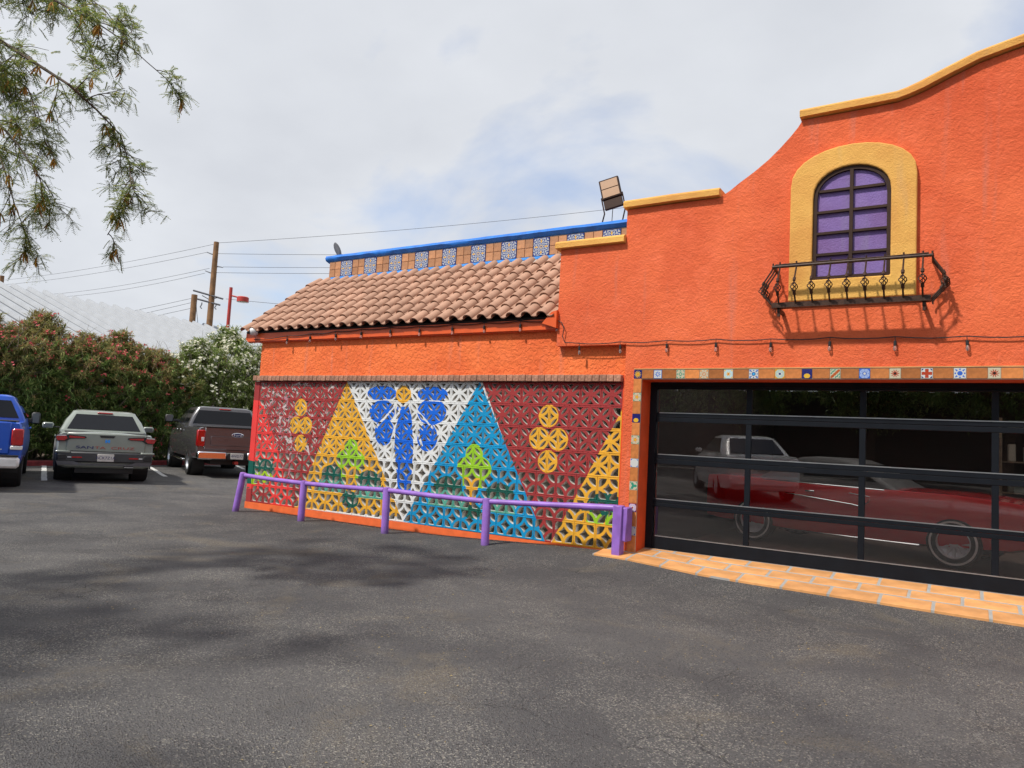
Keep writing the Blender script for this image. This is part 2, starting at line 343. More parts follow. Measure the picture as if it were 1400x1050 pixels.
# hand painted tiles --------------------------------------------------------
def talavera(name, bgc, pet, n, rad, cen, corner, border, style=0):
    t = NT(name); P = t.obj(); s = t.new('ShaderNodeSeparateXYZ'); t.put(s.inputs[0], P)
    k = 1/.0525 if style != 9 else 1/.152
    u = t.math('MULTIPLY', s.outputs[0], k); v = t.math('MULTIPLY', s.outputs[2], k)
    if style == 9:   # large panel made of four mirrored tiles
        pass
    r = t.math('SQRT', t.math('MULTIPLY_ADD', u, u, t.math('MULTIPLY', v, v))); a = t.math('ARCTAN2', v, u)
    cs = t.math('COSINE', t.math('MULTIPLY', a, n))
    c = bgc
    if style == 9:
        au, av = t.math('ABSOLUTE', u), t.math('ABSOLUTE', v)
        sc = t.math('SINE', t.math('MULTIPLY_ADD', r, 19, t.math('MULTIPLY', cs, 2.6)))
        sc = t.math('MULTIPLY_ADD', t.math('SINE', t.math('MULTIPLY_ADD', a, 16, t.math('MULTIPLY', r, 5))), .8, sc)
        c = t.mix(t.math('GREATER_THAN', sc, .1), (.42, .44, .45), (.025, .05, .22))
        c = t.mix(t.math('GREATER_THAN', r, 1.18), c, (.02, .035, .22))
        d1 = t.math('MINIMUM', t.math('MULTIPLY_ADD', au, 2.2, t.math('ABSOLUTE', t.math('SUBTRACT', av, .62))),
                    t.math('MULTIPLY_ADD', av, 2.2, t.math('ABSOLUTE', t.math('SUBTRACT', au, .62))))
        c = t.mix(t.math('LESS_THAN', d1, .26), c, (.62, .34, .04))
        c = t.mix(t.math('LESS_THAN', r, .2), c, (.55, .40, .2))
        c = t.mix(t.math('LESS_THAN', r, .10), c, (.02, .035, .22))
        c = t.mix(t.math('GREATER_THAN', t.math('MAXIMUM', au, av), .95), c, (.02, .03, .16))
    else:
        if style == 2:
            d = t.math('ABSOLUTE', t.math('SUBTRACT', u, v))
            c = t.mix(t.math('GREATER_THAN', t.math('SINE', t.math('MULTIPLY_ADD', d, 9, t.math('SINE', t.math('MULTIPLY', t.math('ADD', u, v), 8)))), .1), c, corner)
            c = t.mix(t.math('LESS_THAN', d, .32), c, pet)
        else:
            rc = t.math('SUBTRACT', t.math('MAXIMUM', t.math('ABSOLUTE', u), t.math('ABSOLUTE', v)), t.math('MULTIPLY', t.math('MINIMUM', t.math('ABSOLUTE', u), t.math('ABSOLUTE', v)), -.9))
            c = t.mix(t.math('GREATER_THAN', rc, 1.32), c, corner)
            c = t.mix(t.math('LESS_THAN', r, t.math('MULTIPLY_ADD', cs, rad*.32, rad*.68)), c, pet)
            if style == 1:
                ring = t.math('LESS_THAN', t.math('ABSOLUTE', t.math('SUBTRACT', r, .55)), .1); c = t.mix(ring, c, bgc)
            if style == 3:
                c = t.mix(t.math('LESS_THAN', t.vec('LENGTH', t.vec('MULTIPLY_ADD', P, (k*1.6, 0, k*2), (0, 0, .9))), 1), c, cen)
            else: c = t.mix(t.math('LESS_THAN', r, .24), c, cen)
        c = t.mix(t.math('GREATER_THAN', t.math('MAXIMUM', t.math('ABSOLUTE', u), t.math('ABSOLUTE', v)), .9), c, border)
    t.base(c); t.rough(.16); t.b.inputs['Coat Weight'].default_value = .3
    return t.m
W_, CR, NV, BL, YE, OR, GN, RD = (.56, .57, .55), (.52, .46, .33), (.02, .02, .14), (.04, .12, .50), (.70, .42, .04), (.66, .22, .02), (.03, .26, .17), (.40, .05, .02)
TAL = [talavera('tile_sunflower', NV, YE, 12, .9, OR, NV, NV), talavera('tile_blue_star', W_, BL, 8, .75, W_, W_, BL),
       talavera('tile_green_leaf', CR, GN, 4, .9, CR, GN, CR, 1), talavera('tile_rust_leaf', CR, (.55, .2, .08), 8, .9, CR, OR, CR, 1),
       talavera('tile_yellow_round', (.45, .60, .62), YE, 6, .55, OR, YE, W_), talavera('tile_blue_lattice', W_, (.03, .08, .30), 8, 1.0, (.05, .4, .7), BL, W_, 1),
       talavera('tile_orange_cross', (.40, .50, .45), W_, 4, .6, NV, OR, YE), talavera('tile_navy_shell', NV, NV, 4, .5, YE, NV, NV, 3),
       talavera('tile_diagonal', CR, (.45, .09, .02), 4, .6, CR, GN, CR, 2), talavera('tile_pale_blue', (.30, .40, .66), (.06, .12, .42), 8, .8, W_, BL, BL, 1),
       talavera('tile_red_wheel', CR, RD, 10, .8, (.02, .02, .02), CR, CR), talavera('tile_maroon_cross', W_, RD, 4, 1.2, RD, NV, W_),
       talavera('tile_delft', W_, BL, 8, 1.1, BL, W_, W_, 1), talavera('tile_orange_bird', CR, OR, 5, .8, YE, GN, CR, 1),
       talavera('tile_plain_corner', W_, W_, 4, .4, W_, BL, W_), talavera('tile_green_bird', CR, GN, 3, .9, GN, GN, CR),
       talavera('tile_mauve', (.48, .38, .50), W_, 8, .8, RD, NV, RD, 1)]
M['panel'] = talavera('tile_panel', W_, BL, 8, .8, W_, BL, NV, 9)

def glass():
    t = NT('door_glass'); t.n.remove(t.b)
    tr = t.new('ShaderNodeBsdfTransparent'); tr.inputs[0].default_value = (.93, .91, .91, 1)
    gl = t.new('ShaderNodeBsdfGlossy'); gl.inputs['Roughness'].default_value = .004; gl.inputs[0].default_value = (1, 1, 1, 1)
    fr = t.new('ShaderNodeFresnel'); fr.inputs[0].default_value = 1.6
    f = t.math('MULTIPLY_ADD', fr.outputs[0], .8, .035, clamp=True)
    ms = t.new('ShaderNodeMixShader'); t.put(ms.inputs[0], f)
    t.l.new(tr.outputs[0], ms.inputs[1]); t.l.new(gl.outputs[0], ms.inputs[2]); t.l.new(ms.outputs[0], t.out.inputs[0])
    return t.m
M['glass'] = glass()

# ------------------------------------------------------------------ mesh helpers
class MB:
    def __init__(s): s.v = []; s.f = []
    def add(s, vs, fs):
        b = len(s.v); s.v += [tuple(p) for p in vs]; s.f += [tuple(i+b for i in q) for q in fs]; return s
    def box(s, x0, x1, y0, y1, z0, z1, mat=None):
        vs = [V((x, y, z)) for z in (z0, z1) for y in (y0, y1) for x in (x0, x1)]
        if mat is not None: vs = [mat @ p for p in vs]
        return s.add(vs, [(0, 2, 3, 1), (4, 5, 7, 6), (0, 1, 5, 4), (2, 6, 7, 3), (0, 4, 6, 2), (1, 3, 7, 5)])
    def bbox(s, x0, x1, y0, y1, z0, z1, b, mat=None):     # box with chamfered edges
        def ring(z, i): return [(x0+i, y0, z), (x1-i, y0, z), (x1, y0+i, z), (x1, y1-i, z), (x1-i, y1, z), (x0+i, y1, z), (x0, y1-i, z), (x0, y0+i, z)]
        def ring2(z): return [(x0+b, y0+b, z), (x1-b, y0+b, z), (x1-b, y0+b, z), (x1-b, y1-b, z), (x1-b, y1-b, z), (x0+b, y1-b, z), (x0+b, y1-b, z), (x0+b, y0+b, z)]
        def sq(z): return [(x0+b, y0+b, z), (x1-b, y0+b, z), (x1-b, y1-b, z), (x0+b, y1-b, z)]
        vs = sq(z0)+ring(z0+b, b)+ring(z1-b, b)+sq(z1)
        f = [(3, 2, 1, 0), (20, 21, 22, 23)]
        for i in range(8): j = (i+1) % 8; f.append((4+i, 4+j, 12+j, 12+i))
        for i in range(4):
            a, c = 4+2*i, 4+2*i+1; d = 4+(2*i-1) % 8; n = (i+1) % 4
            f.append((i, n, c, a)); f.append((i, a, d))
            a2, c2, d2 = 12+2*i, 12+2*i+1, 12+(2*i-1) % 8
            f.append((20+i, a2, c2, 20+n)); f.append((20+i, d2, a2))
        vs = [V(p) for p in vs]
        if mat is not None: vs = [mat @ p for p in vs]
        return s.add(vs, f)
    def prism(s, poly, y0, y1, axis='y', mat=None):      # poly of (a,b); axis y: (x,z), axis x: (y,z), axis z: (x,y)
        n = len(poly)
        def P(a, b, c): return V({'y': (a, c, b), 'x': (c, a, b), 'z': (a, b, c)}[axis])
        vs = [P(a, b, y0) for a, b in poly]+[P(a, b, y1) for a, b in poly]
        if mat is not None: vs = [mat @ p for p in vs]
        return s.add(vs, [tuple(range(n)), tuple(range(2*n-1, n-1, -1))]+[(i, i+n, (i+1) % n+n, (i+1) % n) for i in range(n)])
    def tube(s, pts, rad, n=6, cap=True):
        pts = [V(p) for p in pts]; rr = rad if isinstance(rad, (list, tuple)) else [rad]*len(pts)
        vs = []; prev = None
        for i, p in enumerate(pts):
            d = (pts[min(i+1, len(pts)-1)]-pts[max(i-1, 0)])
            d = d.normalized() if d.length > 1e-9 else V((0, 0, 1))
            ref = V((0, 0, 1)) if abs(d.z) < .9 else V((1, 0, 0))
            if prev is not None: ref = prev
            a = d.cross(ref)
            if a.length < 1e-4: a = d.cross(V((1, .3, .2)))
            a.normalize(); b = a.cross(d); prev = b
            for k in range(n):
                t = 2*math.pi*k/n; vs.append(p+(a*math.cos(t)+b*math.sin(t))*rr[i])
        fs = [(i*n+k, i*n+(k+1) % n, (i+1)*n+(k+1) % n, (i+1)*n+k) for i in range(len(pts)-1) for k in range(n)]
        if cap: fs += [tuple(range(n-1, -1, -1)), tuple(range((len(pts)-1)*n, len(pts)*n))]
        return s.add(vs, fs)
    def lathe(s, prof, n=24, axis='y', mat=None):      # prof: (radius, along)
        vs = []
        for r, h in prof:
            for k in range(n):
                t = 2*math.pi*k/n; c, d = r*math.cos(t), r*math.sin(t)
                vs.append(V({'y': (c, h, d), 'z': (c, d, h), 'x': (h, c, d)}[axis]))
        if mat is not None: vs = [mat @ p for p in vs]
        fs = [(i*n+k, i*n+(k+1) % n, (i+1)*n+(k+1) % n, (i+1)*n+k) for i in range(len(prof)-1) for k in range(n)]
        return s.add(vs, fs)
    def mesh(s, name='mesh'):
        me = bpy.data.meshes.new(name); me.from_pydata(s.v, [], s.f); me.validate()
        bm = bmesh.new(); bm.from_mesh(me); bmesh.ops.recalc_face_normals(bm, faces=bm.faces); bm.to_mesh(me); bm.free()
        return me
    def build(s, name, mat, parent=None, smooth=None, raw=False):
        me = s.mesh(name) if not raw else s.rawmesh(name)
        return link(name, me, mat, parent, smooth)
    def rawmesh(s, name):
        me = bpy.data.meshes.new(name); me.from_pydata(s.v, [], s.f); return me
def link(name, me, mat, parent=None, smooth=None, loc=None):
    if isinstance(mat, str): mat = M[mat]
    if mat is not None and not me.materials: me.materials.append(mat)
    if smooth:
        me.shade_smooth(); me.set_sharp_from_angle(angle=R(smooth))
    o = bpy.data.objects.new(name, me); COL.objects.link(o)
    if parent is not None: o.parent = parent
    if loc is not None: o.location = loc
    return o
def tag(o, label=None, cat=None, group=None, kind=None):
    for k, v in (('label', label), ('category', cat), ('group', group), ('kind', kind)):
        if v: o[k] = v
    return o
def empty(name, loc=(0, 0, 0), rz=0):
    o = bpy.data.objects.new(name, None); COL.objects.link(o); o.location = loc; o.rotation_euler = (0, 0, rz); o.empty_display_size = .2
    return o
def inst(src, name, parent, loc, rot=None):
    o = bpy.data.objects.new(name, src if isinstance(src, bpy.types.Mesh) else src.data); COL.objects.link(o); o.parent = parent; o.location = loc
    if rot: o.rotation_euler = rot
    return o
def sm(a, b, x):
    t = max(0, min(1, (x-a)/(b-a))); return t*t*(3-2*t)
def g(x, y):
    return -.12+.115*sm(-3.6, .2, x)*sm(-1.3, -.1, y)+.08*sm(-8, -13, x)+.012*math.sin(x*.9+1)*math.sin(y*.8)*sm(0, -2.5, y)

# ------------------------------------------------------------------ the ground
def axis_lines(lo, hi, step, fine):
    s = set(); x = lo
    while x <= hi+1e-6: s.add(round(x, 3)); x += step
    for a, b, st in fine:
        x = a
        while x <= b+1e-6: s.add(round(x, 3)); x += st
    return sorted(s)
gx = axis_lines(-160, 120, 10, [(-24, 12, .5), (-4, .5, .25)]); gy = axis_lines(-100, 160, 10, [(-14, 12, .5), (-1.4, 0, .1)])
mb = MB(); mb.v = [(x, y, g(x, y)) for y in gy for x in gx]
nx = len(gx); mb.f = [(j*nx+i, j*nx+i+1, (j+1)*nx+i+1, (j+1)*nx+i) for j in range(len(gy)-1) for i in range(nx-1)]
lot = tag(mb.build('parking_lot', 'asphalt', smooth=40), kind='structure')
HD = V((-.90, .435, 0)).normalized(); HR = V((HD.y, -HD.x, 0))      # heading of parked cars, and their right
def paint_line(a, b, w=.11):
    a, b = V(a), V(b); d = (b-a).normalized(); n = V((-d.y, d.x, 0))*w/2
    mb = MB(); K = 14; top = []
    for i in range(K+1):
        p = a+(b-a)*(i/K); j = random.uniform(-.008, .008)
        for sgn in (1, -1):
            q = p+n*sgn+n.normalized()*j; top.append((q.x, q.y, g(q.x, q.y)+.006))
    mb.add(top, [(2*i, 2*i+1, 2*i+3, 2*i+2) for i in range(K)])
    return mb.build('painted_line', 'line', lot)
for (p, q) in (((60, 657.5), (60, 634)), ((226, 652), (197, 634)), ((334, 642), (317, 634))):
    a, b = onZ(*p, -.045), onZ(*q, -.045); paint_line((a.x, a.y, 0), (b.x, b.y, 0))
# kerb
K0 = V((-17.05, -4, 0)); KD = V((-.10, .995, 0)).normalized(); KB = V((-KD.y, KD.x, 0))
mb = MB()
for i in range(9):
    a = K0+KD*(i*2.2+.01); b = K0+KD*(i*2.2+2.19)
    mm = Matrix(((KD.x, KB.x, 0, a.x), (KD.y, KB.y, 0, a.y), (0, 0, 1, 0), (0, 0, 0, 1)))
    mb.bbox(0, 2.18, 0, .16, -.1, .1, .02, mm)
tag(mb.build('kerb', 'kerb'), kind='structure')
mb = MB()
P = [K0-KD*6+KB*.15, K0+KD*26+KB*.15, K0+KD*26+KB*6, K0-KD*6+KB*6]
mb.add([(p.x, p.y, z) for z in (-.1, .06) for p in P], [(4, 5, 6, 7), (0, 1, 5, 4), (1, 2, 6, 5), (2, 3, 7, 6), (3, 0, 4, 7)])
tag(mb.build('planting_bed', pmat('bed_soil', (.10, .07, .05), .95, var=.4, bscale=12, bstr=.6)), kind='structure')

# ------------------------------------------------------------------ the orange building
bld = tag(empty('orange_building'), 'bright orange stucco building with curved parapet, clay tile roof and glass garage door', 'building')
GY = -.10          # front of the gable wall
gtop = [(-.95, 3.94), (0, 3.94), (0, 4.38), (1.19, 4.38)]
gcurve = [(1.32, 4.45), (1.43, 4.53), (1.6, 4.64), (1.76, 4.76), (1.89, 4.88), (2.0, 4.995), (2.08, 5.09), (2.13, 5.17)]
gup = [(2.5, 5.17), (2.9, 5.175), (3.1, 5.18), (3.22, 5.205), (3.36, 5.25), (3.59, 5.345), (3.85, 5.445), (4.05, 5.49), (4.22, 5.525), (4.5, 5.60), (4.9, 5.68), (5.6, 5.72)]
left = gtop+gcurve+gup
right = [(11.2-x, z) for x, z in left[::-1][1:]]
outline = [(-.95, 2.62)]+left+right+[(12.15, -.3), (5.27, -.3), (5.27, 2.17), (.297, 2.17), (.297, -.3), (.06, -.3), (.06, 2.62)]
MB().prism(outline, GY, .24).build('gable_wall', 'stucco', bld)
def coping(pts, h=.115, out=.07, name='coping'):
    # a rounded band that follows the wall top and overhangs both faces
    mb = MB(); prof = [(GY-out, .02), (GY-out, h*.75), (GY-out+.03, h), (.24+out-.03, h), (.24+out, h*.75), (.24+out, .02), (.1, -.004)]
    vs = []
    for i, p in enumerate(pts):
        a = V(pts[max(i-1, 0)]); b = V(pts[min(i+1, len(pts)-1)]); d = (b-a).normalized(); n = V((-d.y, d.x))
        if n.y < 0: n = -n
        for (y, hh) in prof:
            q = V(p)+n*hh; vs.append((q.x, y+random.uniform(-.003, .003), q.y))
    k = len(prof)
    fs = [(i*k+j, i*k+(j+1) % k, (i+1)*k+(j+1) % k, (i+1)*k+j) for i in range(len(pts)-1) for j in range(k)]
    fs += [tuple(range(k)), tuple(range((len(pts)-1)*k, len(pts)*k))]
    return mb.add(vs, fs).build(name, 'yellow', bld)
coping([(-1.01, 3.93), (-.5, 3.93), (-.005, 3.93)]); coping([(-.03, 4.375), (.6, 4.38), (1.21, 4.375)])
coping([(2.11, 5.165)]+gup+[(11.2-x, z) for x, z in gup[::-1][1:]]+[(9.09, 5.165)])
# building mass behind the facade
SX0, SX1, SY0, SY1 = .7, 8.4, .5, 5.6        # skylight opening added out of view to light the red car
mb = MB(); mb.box(.06, 11.9, .3, SY0, 2.86, 3.5); mb.box(.06, 11.9, SY1, 8, 2.86, 3.5); mb.box(.06, SX0, SY0+.001, SY1-.001, 2.862, 3.498); mb.box(SX1, 11.9, SY0+.001, SY1-.001, 2.862, 3.498)
mb.build('flat_roof', 'back', bld)
tt = NT('added_skylight_diffuser'); tt.base((.9, .9, .88)); tt.b.inputs['Alpha'].default_value = 1
_tr = tt.new('ShaderNodeBsdfTranslucent'); _tr.inputs[0].default_value = (.92, .92, .9, 1); tt.l.new(_tr.outputs[0], tt.out.inputs[0])
mb = MB(); mb.box(SX0-.05, SX1+.05, SY0-.05, SY1+.05, 3.52, 3.53); mb.build('added_skylight', tt.m, bld)  # translucent panel added to brighten the garage interior
# the low wing ------------------------------------------------------------
WL = -7.05
mb = MB(); mb.box(WL, .055, 0, .2, 2.235, 3.0); mb.build('wing_wall', 'stucco_rough', bld)
mb = MB(); mb.box(WL-.04, WL+.16, .104, 3.2, -.3, 2.98); mb.box(WL, .05, 3.0, 3.2, -.3, 4.3); mb.build('end_wall', 'stucco_rough', bld)
# smooth strip between the blocks and the pier
MB().box(.004, .062, -.012, .12, -.3, 2.236).build('edge_strip', 'orange_deep', bld)
# plinth under the blocks
mb = MB(); K = 24
for i in range(K):
    x0 = WL-.11+i*(7.17/K); x1 = x0+7.17/K
    mb.add([(x0, -.014, -.4), (x1, -.014, -.4), (x1, .12, -.4), (x0, .12, -.4), (x0, -.014, -.006), (x1, -.014, -.006), (x1, .12, -.006), (x0, .12, -.006)],
           [(0, 1, 5, 4), (1, 2, 6, 5), (2, 3, 7, 6), (3, 0, 4, 7), (4, 5, 6, 7)])
mb.build('plinth', pmat('orange_plinth', (.80, .14, .03), .7, var=.12, bscale=12, bstr=.35), bld)
# breeze blocks -------------------------------------------------------------
B = .305
def arc_strip(mb, cx, cz, r, a0, a1, w, y0, y1, n=11):
    vs = []
    for i in range(n+1):
        a = a0+(a1-a0)*i/n; c, s_ = math.cos(a), math.sin(a)
        for rr, y in ((r-w/2, y0), (r+w/2, y0), (r+w/2, y1), (r-w/2, y1)): vs.append((cx+c*rr, y, cz+s_*rr))
    mb.add(vs, [(i*4+j, i*4+(j+1) % 4, i*4+4+(j+1) % 4, i*4+4+j) for i in range(n) for j in range(4)]+[(0, 1, 2, 3), (n*4, n*4+1, n*4+2, n*4+3)])
def block_mesh(kind, wid=B):
    mb = MB(); hx = wid/2-.0022; hz = B/2-.0022; t = .019; D = .10
    mb.bbox(-hx, hx, 0, D, hz-t, hz, .003); mb.bbox(-hx, hx, 0, D, -hz, -hz+t, .003)
    mb.bbox(-hx, -hx+t, .0007, D, -hz+.004, hz-.004, .003); mb.bbox(hx-t, hx, .0007, D, -hz+.004, hz-.004, .003)
    w = .038; pi = math.pi; Rr = B/2-.006
    if kind == 'A':
        arc_strip(mb, 0, -hz, Rr, .04, pi-.04, w, .0014, D-.002); arc_strip(mb, 0, hz, Rr, pi+.04, 2*pi-.04, w, .0021, D-.003)
        arc_strip(mb, -hx, 0, Rr, -pi/2+.04, pi/2-.04, w, .0028, D-.004); arc_strip(mb, hx, 0, Rr, pi/2+.04, 3*pi/2-.04, w, .0035, D-.005)
    elif kind == 'B':
        for i, (sx, sz, a) in enumerate(((-1, -1, 0), (1, -1, pi/2), (1, 1, pi), (-1, 1, 3*pi/2))):
            arc_strip(mb, sx*hx, sz*hz, Rr+.002, a+.05, a+pi/2-.05, w, .0014+i*.0007, D-.002-i*.001, 7)
            c = .034; q = [(sx*(hx-t*.6), sz*(hz-t*.6)), (sx*(hx-t-c), sz*(hz-t*.6)), (sx*(hx-t*.6), sz*(hz-t-c))]
            mb.prism(q, .005, D-.008)
    else:            # half block closing a row
        arc_strip(mb, hx, hz, Rr, pi, 1.5*pi, w, .0014, D-.002, 7); arc_strip(mb, hx, -hz, Rr, pi/2, pi, w, .0021, D-.003, 7)
    me = mb.mesh('breeze_block'); me.materials.append(M['mural']); return me
bA, bB, bH = block_mesh('A'), block_mesh('B'), block_mesh('H', B/2)
mb = MB()             # mortar bed: recessed bars between the blocks, and the end post
for k in range(8): mb.box(-23*B-.02, .003, .008, .09, k*B-.004, k*B+.004)
for k in range(7):
    off = 0 if k % 2 == 0 else B/2
    for i in range(24):
        x = -i*B-off
        if x > -23*B-.01 and x <= 0.0: mb.box(x-.004, x+.004, .009, .088, k*B+.006, k*B+B-.006)
bw = mb.build('breeze_block_wall', 'mural', bld)
mb = MB(); mb.box(-23*B-.135, -23*B-.003, -.006, .10, -.004, 2.134); mb.build('end_post', 'mural', bw)
for k in range(7):
    z = k*B+B/2; row = 6-k        # row 0 is the top one
    me = bA if row < 4 else bB
    shift = row % 2 == 1
    n = 23
    for i in range(n):
        if not shift: inst(me, 'breeze_block', bw, (-i*B-B/2, random.uniform(-.001, .002), z))
        elif i < n-1: inst(me, 'breeze_block', bw, (-i*B-B, random.uniform(-.001, .002), z))
    if shift: inst(bH, 'breeze_block', bw, (-B/4, .001, z)); inst(bH, 'breeze_block', bw, (-23*B+B/4, .001, z))
# plain wall and slab behind the openings
mb = MB(); mb.box(WL+.2, .04, .34, .42, -.3, 2.9); mb.build('inner_wall', pmat('pale_plaster', (.62, .58, .51), .9, var=.2), bld)
mb = MB(); mb.box(WL+.18, .03, .11, .33, -.3, -.02); mb.build('inner_floor', 'back', bld)
# brick ledge -----------------------------------------------------------------
led = MB(); led.box(WL-.1, -.004, -.05, .19, 2.15, 2.232); led = led.build('brick_ledge', 'mortar', bld)
bk = MB(); bk.bbox(-.047, .047, -.072, .05, -.044, .044, .004); bkm = bk.mesh('brick'); bkm.materials.append(M['brick'])
bk2 = MB(); bk2.bbox(-.098, .098, -.072, .05, -.044, .044, .004); bkm2 = bk2.mesh('brick'); bkm2.materials.append(M['brick'])
x = -.055; i = 0
while x > WL-.06:
    if i in (17, 19, 33): 
        inst(bkm2, 'brick', led, (x-.051, random.uniform(-.004, .004), 2.192+random.uniform(-.003, .003))); x -= .204
    else:
        inst(bkm, 'brick', led, (x, random.uniform(-.004, .004), 2.192+random.uniform(-.003, .003))); x -= .102
    i += 1
# roof ---------------------------------------------------------------------------
E0 = V((0, -.15, 3.0)); E1 = V((0, 1.52, 4.27)); SL = (E1-E0).length; sdv = (E1-E0)/SL; sn = V((0, -sdv.z, sdv.y))
XL, XR = -7.42, -.93
mb = MB(); vs = []
for x in (XL+.04, XR):
    for p in (E0+sdv*.05-sn*.01, E1-sn*.01, E1-sn*.06, E0+sdv*.05-sn*.06): vs.append((x, p.y, p.z))
mb.add(vs, [(0, 1, 5, 4), (2, 3, 7, 6), (3, 0, 4, 7), (1, 2, 6, 5), (0, 3, 2, 1), (4, 5, 6, 7)])
roof = mb.build('tile_roof', 'dark', bld)
TW = .252; NR = 7; EXP = SL/NR
def roof_tile():
    prof = []
    for i in range(9):
        a = math.pi*(1-i/8); prof.append((-.045+.08*math.cos(a), .012+.068*math.sin(a)))
    prof += [(.05, .006), (.08, 0), (.112, .006), (.135, .02)]
    n = len(prof); L = EXP+.07; mb = MB(); vs = []
    for yy in (0, L):
        lift = .038 if yy == 0 else .004
        for dz in (0, -.016):
            for (px, pz) in prof: vs.append((px, yy, pz+lift+dz))
    f = []
    for i in range(n-1):
        f += [(i, i+1, 2*n+i+1, 2*n+i), (n+i, 3*n+i, 3*n+i+1, n+i+1), (i, n+i, n+i+1, i+1), (2*n+i, 2*n+i+1, 3*n+i+1, 3*n+i)]
    f += [(0, 2*n, 3*n, n), (n-1, 2*n-1, 4*n-1, 3*n-1)]
    me = mb.add(vs, f).mesh('roof_tile'); me.materials.append(M['rooftile']); me.shade_smooth(); me.set_sharp_from_angle(angle=R(50)); return me
rt = roof_tile(); ang = math.atan2(sdv.z, sdv.y)
ncol = 26
for r_ in range(NR):
    for c in range(ncol):
        p = E0+sdv*(r_*EXP+random.uniform(-.006, .006))+sn*random.uniform(0, .004)
        inst(rt, 'roof_tile', roof, (XL+.10+c*TW*.985+random.uniform(-.003, .003), p.y, p.z), (ang+random.uniform(-.01, .01), 0, random.uniform(-.012, .012)))
# fascia and soffit
mb = MB(); mb.box(XL+.06, -.93, -.085, -.055, 2.855, 3.01); mb.build('fascia_board', 'orange_paint', bld)
mb = MB(); mb.box(XL+.06, -.93, -.055, -.002, 2.84, 2.872); mb.box(XL+.06, WL-.002, -.055, 1.6, 2.87, 2.9); mb.build('soffit', 'orange_paint', bld)
# rake board at the far end
mb = MB(); mb.prism([(-.09, 2.88), (-.09, 3.0), (1.5, 4.2), (1.5, 4.05)], XL+.03, XL+.065, 'x'); mb.build('rake_board', 'orange_paint', bld)
# cement flashing and the orange corner block where roof meets gable
mb = MB(); 
for i in range(30):
    x0 = -7.2+i*.24; mb.add([(x0, 1.44, 4.245), (x0+.24, 1.44, 4.245), (x0+.24, 1.56, 4.345+random.uniform(-.01, .01)), (x0, 1.56, 4.345)], [(0, 1, 2, 3)])
mb.build('cement_flashing', 'mortar', bld)
mb = MB(); mb.prism([(-1.16, 2.93), (-.94, 2.86), (-.94, 3.1), (-1.02, 3.08)], -.16, .05); mb.build('corner_flashing', 'orange_paint', bld)
# parapet with tiles ---------------------------------------------------------------
PY = 1.55; mb = MB(); mb.box(-7.14, .4, PY+.012, PY+.22, 3.2, 4.72); par = mb.build('tiled_parapet', 'grout', bld)
mb = MB(); mb.bbox(-7.16, .4, PY-.02, PY+.03, 4.325, 4.375, .008); mb.build('blue_band', 'blue2', par)
mb = MB(); vs = []; n = 34
for i in range(n+1):
    x = -7.22+i*(7.7/n)
    for k in range(10):
        a = 2*math.pi*k/10; vs.append((x, PY+.11+(.17+random.uniform(-.008, .006))*math.cos(a), 4.765+random.uniform(-.004, .004)+.085*math.sin(a)))
mb.add(vs, [(i*10+k, i*10+(k+1) % 10, i*10+10+(k+1) % 10, i*10+10+k) for i in range(n) for k in range(10)]+[tuple(range(10)), tuple(range(n*10, n*10+10))])
mb.build('blue_coping', 'blue', par, 60)
q = MB(); q.bbox(-.153, .153, -.006, .02, -.153, .153, .002); pm = q.mesh('patterned_tile'); pm.materials.append(M['panel'])
q = MB(); q.bbox(-.074, .074, -.004, .02, -.073, .073, .003); tm = q.mesh('terracotta_tile'); tm.materials.append(M['terra'])
zc = 4.535
for k in range(12):
    xc = -6.66+k*.632
    inst(pm, 'patterned_tile', par, (xc, PY, zc))
    for dx in (-.237, -.395):
        for dz in (-.077, .077): inst(tm, 'terracotta_tile', par, (xc+dx+.0, PY, zc+dz))
# arched window -----------------------------------------------------------------------
cx = 2.665
def arch(hw, z0, zs, zt, n=14):
    return [(cx-hw, z0)]+[(cx-hw*math.cos(math.pi*i/n), zs+(zt-zs)*math.sin(math.pi*i/n)**.85) for i in range(n+1)]+[(cx+hw, z0)]
def arch_band(outer, inner, y0, y1):
    mb = MB(); n = len(outer)
    vs = [(a, y, b) for y in (y0, y1) for (a, b) in outer]+[(a, y, b) for y in (y0, y1) for (a, b) in inner]
    f = []
    for i in range(n):
        j = (i+1) % n
        f += [(i, j, 2*n+j, 2*n+i), (i, n+i, n+j, j), (2*n+i, 2*n+j, 3*n+j, 3*n+i)]
    return mb.add(vs, f)
S_o, S_i = arch(.633, 3.045, 4.36, 4.775), arch(.39, 3.275, 4.2, 4.535)
sur = arch_band(S_o, S_i, GY-.075, GY+.0).build('window_surround', 'yellow', bld)
bv = sur.modifiers.new('bevel', 'BEVEL'); bv.width = .014; bv.segments = 2; bv.limit_method = 'ANGLE'
win = arch_band(arch(.387, 3.278, 4.2, 4.532), arch(.35, 3.315, 4.19, 4.492), GY-.045, GY-.004).build('arched_window', 'winframe', bld)
zs_ = [3.315, 3.56, 3.80, 4.04, 4.28]
mb = MB(); mb.box(cx-.018, cx+.018, GY-.052, GY-.012, 3.31, 4.50); mb.build('muntin', 'winframe', win)
for z in zs_[1:]: 
    hw = .352 if z < 4.2 else .33
    mb = MB(); mb.box(cx-hw, cx-.0185, GY-.047, GY-.014, z-.014, z+.014); mb.box(cx+.0185, cx+hw, GY-.047, GY-.014, z-.014, z+.014); mb.build('muntin', 'winframe', win)
